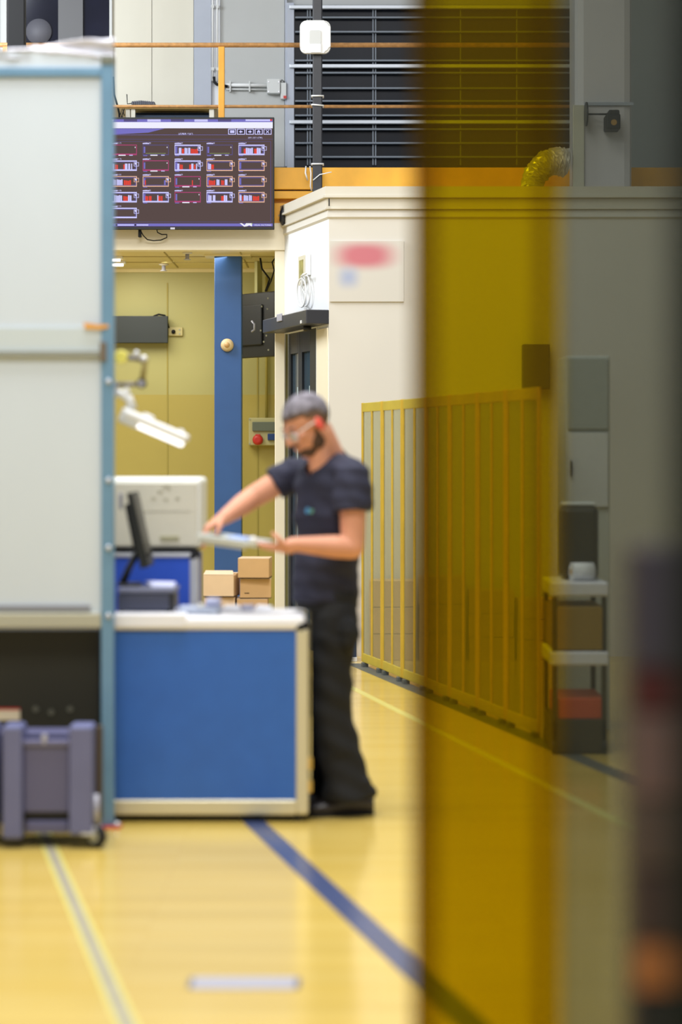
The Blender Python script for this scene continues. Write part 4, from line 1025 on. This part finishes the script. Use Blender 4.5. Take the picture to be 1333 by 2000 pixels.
# printer box
zc_ = zt1
pr = thing('label_printer', 'dark slate box shaped device on the counter beneath the black monitor', 'printer', (PX(285, 9.2), 9.25, zc_))
obj('body', MB().box((PX(229, 9.12), 9.12, zc_ + 0.012), (PX(341, 9.12), 9.36, PZ(1158, 9.12)), 0.012), M_print, pr)
obj('lid', MB().box((PX(229, 9.11), 9.11, PZ(1158, 9.12)), (PX(343, 9.12), 9.37, PZ(1148, 9.12)), 0.01), mat('slate_lid', (104, 108, 132), 0.35), pr)
for x in (236, 330):
    for y in (9.14, 9.32): obj('foot', MB().lathe([(0.01, 0), (0.01, 0.013)], (PX(x, y), y, zc_), 'Z', 10), M_rubber, pr)
obj('end_cheek', MB().box((PX(331, 9.118), 9.116, zc_ + 0.014), (PX(341, 9.118), 9.13, PZ(1160, 9.12)), 0.003), M_blackmat, pr)
tag(obj('lilac_paper_sheet', MB().prism([(PX(300, 9.2), 9.14, PZ(1148, 9.12) + 0.001), (PX(342, 9.2), 9.13, PZ(1148, 9.12) + 0.001), (PX(340, 9.2), 9.3, PZ(1148, 9.12) + 0.01), (PX(278, 9.2), 9.33, PZ(1148, 9.12) + 0.012)], (0, 0, 0.004)), M_lilac),
    'pale lilac sheet lying on the dark slate box', 'paper')
# monitor seen edge on
mo = thing('desk_monitor', 'slim black monitor seen edge on, leaning over the slate box', 'monitor', px(240, 1148, 9.26))
top, bot = px(255, 962, 9.2), px(284, 1108, 9.2)
ax = (top - bot).normalized(); nx = Vector((ax.z, 0, -ax.x))
def slab(mb, a, b, w0, w1, d0, d1):
    mb.prism([Vector((a.x, d0, a.z)) - nx * w0, Vector((a.x, d0, a.z)) + nx * w0, Vector((b.x, d0, b.z)) + nx * w1, Vector((b.x, d0, b.z)) - nx * w1], (0, d1 - d0, 0)); return mb
obj('screen_slab', slab(MB(), top, bot, 0.010, 0.016, 9.14, 9.44), mat('monitor_black', (22, 27, 29), 0.5), mo)
obj('back_housing', slab(MB(), px(248, 985, 9.2), px(268, 1075, 9.2), 0.010, 0.014, 9.2, 9.38), M_blackmat, mo)
obj('display', slab(MB(), top + nx * 0.0115 - ax * 0.01, bot + nx * 0.0175 + ax * 0.01, 0.001, 0.001, 9.15, 9.43), M_glassdark, mo)
obj('stand_arm', MB().tube([px(270, 1075, 9.28), px(252, 1110, 9.28), px(238, 1143, 9.28)], 0.014, 12, True, [0.015, 0.014, 0.016]), M_blackmat, mo)
obj('stand_base', MB().box((PX(231, 9.28), 9.2, PZ(1148, 9.12) + 0.001), (PX(275, 9.28), 9.36, PZ(1148, 9.12) + 0.01), 0.004), M_blackmat, mo)
gb = obj('side_bracket', MB().box(px(232, 995, 9.3), px(240, 963, 9.34), 0.004), M_steel, mo)
# tray and small things on the counter
ty = thing('grey_tray', 'shallow pale grey tray on the counter right of the slate box', 'tray', (PX(390, 9.25), 9.25, zc_))
tb_ = MB().prism([(PX(352, 9.12), 9.11, zc_ + 0.004), (PX(425, 9.12), 9.10, zc_ + 0.004), (PX(432, 9.12), 9.2, zc_ + 0.004), (PX(430, 9.2), 9.32, zc_ + 0.004), (PX(350, 9.2), 9.33, zc_ + 0.004), (PX(345, 9.12), 9.2, zc_ + 0.004)], (0, 0, 0.02))
obj('body', tb_, mat('pale_blue_grey', (176, 186, 206), 0.4), ty)
obj('foot_ring', MB().box((PX(368, 9.15), 9.12, zc_), (PX(415, 9.15), 9.28, zc_ + 0.004)), M_black, ty)
tag(obj('round_knob', MB().ball((PX(392, 9.12), 9.12, zc_ + 0.024 + 0.011), 0.011), M_white), 'small shiny white round knob resting on the grey tray', 'knob')
tag(obj('folded_bag', MB().box((PX(402, 9.25), 9.2, zc_ + 0.024), (PX(432, 9.25), 9.3, zc_ + 0.058), 0.014), M_lilac), 'small lilac packet on the right end of the grey tray', 'packet')
for i, (xa, xb, h, lab) in enumerate(((436, 470, .016, 'white folded wipe on the counter, nearest the grey tray'), (472, 497, .022, 'grey crumpled packet on the counter between two white ones'), (500, 532, .018, 'white folded wipe on the counter, nearest the worker'))):
    m_ = MB().box((PX(xa, 9.38), 9.32, zc_), (PX(xb, 9.38), 9.42, zc_ + h), 0.008, seg=3)
    for v in m_.bm.verts:
        if v.co.z > zc_ + 0.004: v.co.z += random.uniform(-.003, .003)
    tag(obj(('folded_wipe', 'crumpled_packet', 'folded_wipe')[i], m_, M_paper if i != 1 else mat('grey_lilac', (166, 166, 186), 0.5)), lab, 'wipe' if i != 1 else 'packet')
wc_ = MB().box((PX(226, 9.03), DQ - 0.012, zt1 + 0.0005), (PX(364, 9.03), DQ + 0.09, zt1 + 0.009), 0.004).box((PX(226, 9.03), DQ - 0.012, PZ(1226, DQ)), (PX(364, 9.03), DQ - 0.002, zt1 + 0.006), 0.004)
tag(obj('white_cloth', remesh(wc_, 0.003, 2), M_paper), 'white cloth folded over the front edge of the counter top at left', 'cloth')

# ------------------------------------------------------------------ work lamp
DL = 9.05
wl = thing('work_lamp', 'white jointed work lamp with a lit tube reaching over the counter', 'lamp', px(214, 770, DL))
obj('clamp', MB().box(px(206, 772, DP + 0.05), (PX(222, DL), DL + 0.06, PZ(735, DL)), 0.006), M_steel, wl)
gm = mat('arm_metal', (116, 112, 118), 0.35, metal=0.4)
obj('arm', MB().tube([px(222, 751, DL), px(276, 751, DL)], 0.009, 12), gm, wl)
obj('arm', MB().tube([px(277, 750, DL), px(284, 704, DL)], 0.011, 12), mat('arm_olive', (150, 132, 70), 0.4, metal=0.3), wl)
obj('arm', MB().tube([px(282, 704, DL), px(246, 697, DL)], 0.010, 12), gm, wl)
obj('joint', MB().lathe([(0.019, -0.025), (0.019, 0.025)], px(277, 749, DL), 'Y', 20), M_pipe, wl)
obj('joint_cover', MB().lathe([(0.012, -0.03), (0.012, -0.024)], px(277, 749, DL), 'Y', 16), M_steel, wl)
obj('joint', MB().lathe([(0.014, -0.02), (0.014, 0.02)], px(224, 751, DL), 'Y', 20), M_alu, wl)
obj('wing_nut', MB().ball(px(267, 692, DL - 0.02), (0.012, 0.008, 0.016)).ball(px(281, 700, DL - 0.02), (0.016, 0.008, 0.011)), M_alu, wl)
obj('knob', MB().lathe([(0.024, -0.012), (0.027, -0.006), (0.027, 0.006), (0.02, 0.012)], px(237, 697, DL), 'Y', 24), mat('yellow_knob', (236, 226, 110), 0.4), wl)
obj('neck', MB().tube([px(222, 764, DL), px(238, 770, DL), px(252, 778, DL), px(258, 800, DL)], 0.016, 14, True, [0.018, 0.017, 0.018, 0.022]), M_white, wl)
obj('neck_joint', MB().ball(px(247, 765, DL), 0.016), M_white, wl)
hd = math.atan2(866 - 806, 366 - 262)
hc0, hc1 = px(246, 797, DL), px(372, 851, DL)
ax = (hc1 - hc0); hl = ax.length; ax.normalize(); dn = Vector((-ax.z, 0, ax.x)); dn = dn if dn.z < 0 else -dn
HM = Matrix(((ax.x, 0, dn.x, hc0.x), (0, 1, 0, hc0.y), (ax.z, 0, dn.z, hc0.z), (0, 0, 0, 1)))   # x along, z down
obj('head', MB().box((0.0, -0.05, 0.0), (hl, 0.05, 0.035), 0.014, M=HM, seg=4), M_white, wl)
obj('switch_block', MB().box((-0.008, -0.045, -0.002), (0.075, 0.045, 0.062), 0.01, M=HM), M_whitegrey, wl)
obj('head_clip', MB().box((0.075, -0.03, -0.014), (0.12, 0.03, 0.004), 0.006, M=HM), M_white, wl)
obj('head_clip', MB().box((hl - 0.05, -0.02, -0.01), (hl - 0.03, 0.02, 0.004), 0.004, M=HM), M_white, wl)
obj('tube', MB().box((0.07, -0.038, 0.035), (hl - 0.012, 0.038, 0.056), 0.009, M=HM, seg=4), em('lamp_glow', (255, 255, 255), 2.2), wl)

# ------------------------------------------------------------------ amber and smoked strip curtain close to the camera
DV = 3.6
cu = thing('strip_curtain', 'blurred hanging plastic strips, amber and smoked, close at the right', 'strip curtain', (PX(1000, DV), DV, 3.3))
def strip_mesh(xa, xb, D, bow, th=0.003, phase=0.0):
    m_ = MB(); n = 14
    f_, b_ = [], []
    for i in range(n + 1):
        t = i / n; x = PX(xa + (xb - xa) * t, D); y = D - bow * math.sin(PI * t)
        f_.append((m_.bm.verts.new((x, y, 0.06)), m_.bm.verts.new((x, y, 3.2))))
        b_.append((m_.bm.verts.new((x, y + th, 0.06)), m_.bm.verts.new((x, y + th, 3.2))))
    for L in (f_, b_):
        for i in range(n): m_.bm.faces.new((L[i][0], L[i+1][0], L[i+1][1], L[i][1])).smooth = True
    for k in (0, n): m_.bm.faces.new((f_[k][0], f_[k][1], b_[k][1], b_[k][0]))
    for z in (0, 1):
        for i in range(n): m_.bm.faces.new((f_[i][z], f_[i+1][z], b_[i+1][z], b_[i][z]))
    return m_
obj('amber_strip', strip_mesh(806, 1098, DV, 0.012), M_yellowfilm, cu, 'amber translucent strip')
obj('hem', strip_mesh(806, 856, DV - 0.012, 0.002), M_yellowfilm2, cu)
obj('hem', strip_mesh(1046, 1074, DV - 0.02, 0.002), M_yellowfilm2, cu)
obj('smoked_strip', strip_mesh(1094, 1560, DV + 0.02, 0.012), M_smokefilm, cu, 'smoky grey translucent strip')
obj('hanging_rail', MB().box((PX(760, DV), DV - 0.03, 3.2), (PX(1700, DV), DV + 0.05, 3.26), 0.004), M_steel, cu)
gp = obj('dark_green_post', MB().box((PX(1342, 2.1), 2.1, 0), (PX(1342, 2.1) + 0.12, 2.2, 3.3), 0.005), mat('dark_green_paint', (18, 26, 18), 0.9, spec=0.1))
tag(gp, 'very blurred dark green post at the right edge, nearest the camera', 'post')
# block with coloured fronts, built for the soft bands at lower right
DW = 2.9
dt = thing('banded_block', 'blurred mauve block with dark red and orange bands low at right', 'drawer unit', (PX(1330, DW), DW + 0.2, 0))
ys = [(1070, 1305, (76, 70, 82), 'drawer'), (1308, 1392, (88, 14, 8), 'dark_red_band'), (1395, 1560, (128, 100, 92), 'drawer'), (1563, 1700, (96, 78, 66), 'drawer'), (1703, 1840, (72, 52, 44), 'drawer'), (1843, 1940, (190, 118, 56), 'orange_band'), (1943, 2300, (22, 24, 20), 'drawer'), (2303, 2700, (22, 24, 20), 'drawer')]
xa, xb = PX(1236, DW), PX(1620, DW)
obj('frame', MB().box((xa, DW + 0.02, 0.0), (xb, DW + 0.1, PZ(1065, DW)), 0.01), mat('banded_block_frame', (60, 52, 52), 0.5), dt)
for i, (ya, yb, c, nm) in enumerate(ys):
    d_ = obj(nm, MB().box((xa + 0.004, DW - 0.0, PZ(yb, DW)), (xb - 0.004, DW + 0.02, PZ(ya, DW)), 0.008), mat('band_tone_%d' % i, c, 0.5), dt)
    obj('handle', MB().box((xa + 0.1, DW - 0.014, PZ(ya + 30, DW)), (xb - 0.1, DW, PZ(ya + 22, DW)), 0.003), M_steel, d_)

# ------------------------------------------------------------------ the worker
pe = thing('person', 'man in navy t-shirt and black trousers with clear glasses, looking down at a tray', 'person', (PX(655, 9.25), 9.28, 0))
Fw = Vector((-0.74, -0.67, 0)).normalized(); Lt = Vector((-Fw.y, Fw.x, 0))        # facing, his left
BM3 = Matrix((Fw, Lt, Vector((0, 0, 1)))).transposed()
# head frame
hh_ = Vector((-0.88, -0.475, 0)).normalized(); pit = math.radians(31)
hf = hh_ * math.cos(pit) - Vector((0, 0, 1)) * math.sin(pit); hu = hh_ * math.sin(pit) + Vector((0, 0, 1)) * math.cos(pit); hlft = hu.cross(hf)
HR = Matrix((hf, hlft, hu)).transposed(); HC = px(600, 829, 9.22)
def H(x, y, z): return HC + HR @ Vector((x, y, z))
b = MB()
b.ball(H(-.012, 0, .032), (.100, .079, .092), HR); b.ball(H(.030, 0, -.03), (.062, .062, .085), HR); b.ball(H(.052, 0, -.095), (.036, .038, .030), HR)
b.ball(H(.0, 0, -.06), (.06, .062, .05), HR)
b.ball(H(.078, 0, .022), (.022, .05, .014), HR)
b.cap(H(.088, 0, .012), .010, H(.112, 0, -.026), .014); b.ball(H(.098, .013, -.032), (.012, .009, .008), HR); b.ball(H(.098, -.013, -.032), (.012, .009, .008), HR)
b.ball(H(.088, 0, -.058), (.012, .024, .006), HR); b.ball(H(.086, 0, -.069), (.012, .021, .007), HR)
for s_ in (1, -1):
    b.ball(H(.06, s_ * .042, -.018), (.024, .020, .02), HR)
    b.ball(H(-.012, s_ * .082, -.008), (.018, .009, .033), HR @ Matrix.Rotation(0.15 * s_, 3, 'Z'))
    b.ball(H(-.006, s_ * .083, -.034), (.010, .007, .012), HR)
# neck and upper chest
b.cap(H(-.03, 0, -.05), .060, px(647, 902, 9.31), .066)
b.cap(H(-.01, 0, -.08), .050, px(628, 914, 9.25), .050)
# torso core beneath the clothes
b.ball(px(648, 965, 9.3), (.10, .15, .15), BM3); b.ball(px(640, 1060, 9.3), (.09, .12, .18), BM3); b.ball(px(637, 1165, 9.3), (.08, .10, .07), BM3)
# arms
shL, elL, wrL = px(690, 928, 9.14), px(689, 1070, 9.10), px(570, 1063, 9.02)
shR, elR, wrR = px(574, 925, 9.46), px(494, 972, 9.44), px(437, 1012, 9.30)
b.cap(px(655, 925, 9.25), .06, shL, .058); b.cap(shL, .060, elL, .047)
mid = elL.lerp(wrL, .3); b.cap(elL, .046, mid, .047); b.cap(mid, .047, wrL, .028)
b.cap(px(620, 930, 9.35), .06, shR, .056); b.cap(shR, .056, elR, .048)
mid = elR.lerp(wrR, .35); b.cap(elR, .047, mid, .046); b.cap(mid, .046, wrR, .030)
# legs core
for (hx, kx, axx, D_) in ((655, 652, 676, 9.21), (650, 646, 655, 9.42)):
    b.cap(px(hx, 1215, D_ + .02), .05, px(kx, 1385, D_), .045); b.cap(px(kx, 1385, D_), .045, px(axx, 1500, D_), .035)
def hand(mb, wr, f, n, s, curl, thumb_in=0.3, fan=0.10, reach=1.0):
    f = Vector(f).normalized(); n = Vector(n); n = (n - f * n.dot(f)).normalized(); s2 = f.cross(n); s = s2 if s2.dot(Vector(s)) > 0 else -s2
    R = Matrix((f, s, n)).transposed()
    mb.ball(wr + f * .046, (.052, .040, .017), R); mb.ball(wr + f * .03 + s * .018 - n * .006, (.034, .018, .017), R)
    mb.cap(wr, .026, wr + f * .03, .026)
    for k, (off, ln_) in enumerate(((.030, .068), (.010, .077), (-.010, .071), (-.029, .055))):
        p = wr + f * (.082 - abs(off) * .25) + s * off; d_ = (f + s * off * fan * 30 * .1).normalized(); r = .0095 - .0006 * k
        for j, q_ in enumerate((.42, .32, .26)):
            c = curl[j] if not isinstance(curl[0], (tuple, list)) else curl[k][j]
            d_ = (d_ * math.cos(c) - n * math.sin(c)); nn = None
            # keep the bend plane by turning n with the finger
            p2 = p + d_ * ln_ * q_ * reach; mb.cap(p, r, p2, r * .93); p = p2; r *= .93
    p = wr + f * .022 + s * .030; d_ = (f * .75 + s * .62 - n * thumb_in).normalized()
    p2 = p + d_ * .038; mb.cap(p, .0125, p2, .0115); d2 = (f * .95 + s * .1 - n * thumb_in * 1.2).normalized(); mb.cap(p2, .0112, p2 + d2 * .03, .0095)
hb = MB()
hand(hb, wrL + Vector((-.0, 0, -.012)), (-.97, .16, -.03), (0, -.30, -.95), (0, -1, .2), (0.10, 0.18, 0.22), 0.75)
hand(hb, wrR, (-.72, -.30, -.42), (-.45, -.05, .9), (0, -1, 0), ((.45, .5, .4), (.5, .55, .45), (.55, .6, .5), (.65, .7, .5)), 0.55)
me = bpy.data.meshes.new('h'); hb.bm.to_mesh(me); hb.bm.free(); b.bm.from_mesh(me); bpy.data.meshes.remove(me)
body = remesh(b, 0.0045, 3)
obj('body', body, M_skin, pe)
# shirt
s = MB()
s.ball(px(646, 953, 9.3), (.128, .180, .150), BM3); s.ball(px(644, 1005, 9.3), (.132, .172, .16), BM3)
s.ball(px(638, 1080, 9.3), (.122, .155, .17), BM3)
s.tube([px(637, 1080, 9.3), px(636, 1176, 9.3)], .13, 24, True, [.136, .140])
s.cap(px(655, 918, 9.27), .075, px(690, 926, 9.15), .068); s.cap(px(618, 925, 9.36), .075, shR, .066)
s.cap(px(650, 905, 9.32), .078, px(648, 940, 9.3), .10)
s.tube([shL + Vector((0, 0, .03)), shL.lerp(elL, .16), shL.lerp(elL, .50)], .08, 22, True, [.066, .080, .084])
dR = (elR - shR).normalized()
s.tube([shR - dR * .02, shR.lerp(elR, .2), shR + dR * .095], .07, 22, True, [.066, .072, .075])
shirt = remesh(s, 0.008, 5)
bmv = shirt.bm
for v in bmv.verts:      # cloth folds
    p = v.co
    v.co += v.normal * (.0035 * math.sin(p.z * 70 + p.x * 45 + p.y * 20) * math.sin(p.x * 31 - p.z * 23 + 1))
# V neck: open a wedge at the front of the collar
nk = px(624, 905, 9.2)
kill = []
neckc = px(640, 893, 9.29); tip = px(622, 930, 9.18)
for f in list(bmv.faces):
    c = f.calc_center_median()
    r0 = Vector((c.x - neckc.x, c.y - neckc.y, 0))
    along = r0.dot(Fw); side = abs(r0.dot(Lt))
    lim = .062
    if c.z > PZ(908, 9.28) and r0.length < .075: kill.append(f)
    elif along > .02 and PZ(930, 9.2) < c.z and side < .06 * (c.z - PZ(930, 9.2)) / .05 and side < .06: kill.append(f)
bmesh.ops.delete(bmv, geom=kill, context='FACES')
sh = obj('tshirt', shirt, M_shirt, pe)
lp = px(600, 998, 9.16)
ld = (Fw * 1.0 + Vector((0, 0, 0.0))).normalized()
# find the chest surface under the emblem
best = min(sh.data.vertices, key=lambda v: ((v.co.x + pe.location.x) * F / (v.co.y + pe.location.y) + CX - 600) ** 2 + ((CH - v.co.z) * F / (v.co.y + pe.location.y) + HY - 998) ** 2 + 4000 * (v.co.y + pe.location.y))
bp_ = Vector(best.co) + pe.location
nn_ = best.normal.normalized(); tx = Vector((0, 0, 1)).cross(nn_).normalized(); tz = nn_.cross(tx)
def emb(cx, cz, w, h, m, nm):
    c = bp_ + nn_ * .004 + tx * cx + tz * cz
    obj(nm, MB().prism([c + tx * (w * math.cos(2*PI*k/16)) + tz * (h * math.sin(2*PI*k/16)) for k in range(16)], nn_ * -.006), m, sh)
emb(-.010, 0, .012, .013, mat('emblem_blue', (70, 130, 170), 0.6), 'emblem')
emb(.014, -.002, .010, .010, mat('emblem_green', (90, 140, 120), 0.6), 'emblem')
# trousers
t = MB()
t.ball(px(637, 1165, 9.3), (.128, .148, .092), BM3)
t.tube([px(637, 1135, 9.3), px(640, 1190, 9.3)], .12, 24, True, [.125, .13])
t.cap(px(655, 1205, 9.24), .100, px(648, 1300, 9.22), .090); t.cap(px(648, 1300, 9.22), .090, px(646, 1385, 9.21), .088)
t.cap(px(646, 1385, 9.21), .088, px(662, 1470, 9.2), .092); t.tube([px(665, 1470, 9.2), px(677, 1525, 9.2), px(681, 1560, 9.2)], .09, 24, True, [.084, .098, .108])
t.cap(px(650, 1205, 9.40), .097, px(645, 1300, 9.42), .088); t.cap(px(645, 1300, 9.42), .088, px(641, 1400, 9.43), .092)
t.tube([px(641, 1400, 9.43), px(646, 1500, 9.43), px(652, 1545, 9.43)], .09, 24, True, [.090, .094, .098])
# bunched cloth at the ankle and hip pocket
t.ball(px(716, 1545, 9.2), (.045, .06, .035)); t.ball(px(700, 1525, 9.19), (.06, .07, .028)); t.ball(px(683, 1240, 9.15), (.045, .05, .07))
tr_ = remesh(t, 0.009, 4)
for v in tr_.bm.verts:
    p = v.co
    if p.z < .75: v.co += v.normal * (.006 * math.sin(p.z * 48 + p.x * 30) * math.sin(p.y * 25 + p.z * 14 + 2))
    if p.x < -0.123 and p.z < .84: v.co.x = -0.123 + (p.x + 0.123) * 0.08
obj('trousers', tr_, M_trouser, pe)
# shoes
def shoe(x_heel, D_):
    m_ = MB(); xh = PX(x_heel, D_); L_ = .285
    secs = [(0, .036, .062), (.03, .041, .085), (.09, .039, .09), (.14, .041, .070), (.20, .048, .052), (.25, .044, .045), (.28, .026, .030)]
    rings = []
    for t_, w, h in secs:
        ring = []
        for k in range(16):
            a = 2*PI*k/16; yy = w * math.cos(a); z_ = h * .5 + h * .5 * math.sin(a)
            if math.sin(a) < 0: z_ = h * .5 * (1 - abs(math.sin(a)) ** .5); yy = w * (1 if math.cos(a) > 0 else -1) * abs(math.cos(a)) ** .4
            ring.append(m_.bm.verts.new((xh - t_ * .97, D_ - t_ * .25 + yy, z_ + .012)))
        rings.append(ring)
    for r1, r2 in zip(rings, rings[1:]):
        for k in range(16): m_.bm.faces.new((r1[k], r1[(k+1) % 16], r2[(k+1) % 16], r2[k])).smooth = True
    m_.bm.faces.new(rings[0]); m_.bm.faces.new(rings[-1])
    so_ = obj('shoe', m_, M_shoe, pe)
    p2 = []
    for sgn in (1, -1):
        for t_, w, h in (secs if sgn > 0 else secs[::-1]): p2.append((xh - t_ * .97 + (.0), D_ - t_ * .25 + sgn * (w + .004), 0))
    obj('sole', MB().prism(p2, (0, 0, .014)), M_rubber, so_)
shoe(731, 9.25); shoe(708, 9.46)
# hair, beard, glasses, ear plug
def hair_shell(rad, edge_fn, m, nm):
    hm = MB(); hm.ball(H(-.013, 0, .034), rad, HR, 4); kill = []
    for f in hm.bm.faces:
        p = HR.transposed() @ (f.calc_center_median() - HC)
        if p.z < edge_fn(p): kill.append(f)
    bmesh.ops.delete(hm.bm, geom=kill, context='FACES')
    o = obj(nm, hm, m, pe); md = o.modifiers.new('t', 'SOLIDIFY'); md.thickness = 0.004
hair_shell((.1040, .0830, .0955), lambda p: .074 if p.x > .06 else (.074 - (.06 - p.x) * .28 if p.x > -.03 else .049 - (-.03 - p.x) * 1.2), M_hair, 'hair')
hair_shell((.1022, .0815, .0942), lambda p: .064 if p.x > .05 else (.064 - (.05 - p.x) * .75 if p.x > -.02 else .012 - (-.02 - p.x) * 1.3), mat('short_side_hair', (110, 84, 66), 0.8, bump=.3, bscale=260), 'side_hair')
bd = MB(); bd.ball(H(.046, 0, -.088), (.044, .046, .038), HR); bd.ball(H(.012, .048, -.066), (.034, .017, .038), HR); bd.ball(H(.012, -.048, -.066), (.034, .017, .038), HR)
bd.ball(H(.0, .0655, -.030), (.011, .008, .026), HR); bd.ball(H(.0, -.0655, -.030), (.011, .008, .026), HR)
bd = remesh(bd, .004, 3)
obj('beard', bd, M_beard, pe)
mu = MB().ball(H(.088, 0, -.049), (.010, .028, .006), HR); obj('moustache', mu, M_beard, pe)
for s_ in (1, -1):
    eb = MB().ball(H(.086, s_ * .034, .030), (.010, .020, .004), HR); obj('eyebrow', eb, M_beard, pe)
    ey = MB().ball(H(.079, s_ * .032, .004), .0115); eo = obj('eye', ey, mat('eye_white', (230, 226, 220), 0.3), pe)
    obj('iris', MB().ball(H(.0885, s_ * .032, .0), .004), mat('iris_brown', (50, 34, 24), 0.3), eo)
    obj('eyelid', MB().ball(H(.080, s_ * .032, .008), (.0125, .015, .009), HR), M_skin, pe)
gs = obj('glasses', MB().tube([H(.104, .004, .008), H(.104, -.004, .008)], .003, 8), M_lens, pe, 'clear safety glasses')
for s_ in (1, -1):
    pts = []
    for k in range(14):
        a = 2*PI*k/14; pts.append(H(.103 - .012 * abs(math.cos(a) * .5 + .5 * 1), s_ * (.036 + .031 * math.cos(a)), -.004 + .022 * math.sin(a)))
    l = MB().prism(pts, hf * .002); obj('lens', l, M_lens, gs)
    obj('temple', MB().tube([H(.088, s_ * .068, .010), H(.04, s_ * .080, .012), H(-.02, s_ * .086, .012)], .0025, 8), M_whitegrey, gs)
    obj('ear_plug', MB().ball(H(-.004, s_ * .089, -.006), (.010, .008, .010), HR), mat('pink_red_plug', (226, 70, 64), 0.5), pe)
ea = MB().ball(H(-.013, .084, -.006), (.017, .009, .032), HR)
obj('ear', ea, mat('reddened_ear', (226, 92, 72), 0.5), pe)
# the tray he holds, resting on the left hand's fingers
hz = wrL.z + 0.012
tA, tB = px(396, 1050, 9.14), px(512, 1066, 9.06)
xd = (tB - tA); tl = xd.length; xd.normalize(); yd = Vector((0, 0, 1)).cross(xd).normalized(); zd = xd.cross(yd)
TT = Matrix(((xd.x, yd.x, zd.x, tA.x), (xd.y, yd.y, zd.y, tA.y), (xd.z, yd.z, zd.z, tA.z), (0, 0, 0, 1)))
th = thing('parts_tray', 'flat pale grey parts tray held level in the worker\'s hands', 'tray', tA)
obj('plate', MB().box((0, -0.07, -0.004), (tl, 0.13, 0.004), 0.002, M=TT), mat('pale_tray', (206, 210, 206), 0.4), th)
obj('rim', MB().box((0, -0.07, 0.004), (tl, -0.062, 0.018), 0.002, M=TT).box((0, 0.122, 0.004), (tl, 0.13, 0.018), 0.002, M=TT)
    .box((0, -0.062, 0.004), (0.008, 0.122, 0.018), 0.002, M=TT).box((tl - 0.008, -0.062, 0.004), (tl, 0.122, 0.018), 0.002, M=TT), mat('pale_tray', (206, 210, 206), 0.4), th)
obj('under_rib', MB().box((0.01, -0.06, -0.02), (tl - 0.05, -0.04, -0.004), 0.003, M=TT), mat('pale_tray', (206, 210, 206), 0.4), th)
tag(obj('blue_reflection', MB().box((tl * .45, -0.04, 0.006), (tl * .75, 0.09, 0.022), 0.003, M=TT), mat('pale_blue_reflection', (150, 176, 226), 0.4)), 'pale blue slab standing in for a reflection on the held tray', 'part')  # blue reflection on top of the tray, modelled as a coloured slab
tag(obj('silver_button', MB().ball(TT @ Vector((tl - 0.018, -0.062, 0.022)), (0.016, 0.014, 0.016)), M_white), 'bright round silver piece at the hand end of the held tray', 'piece')
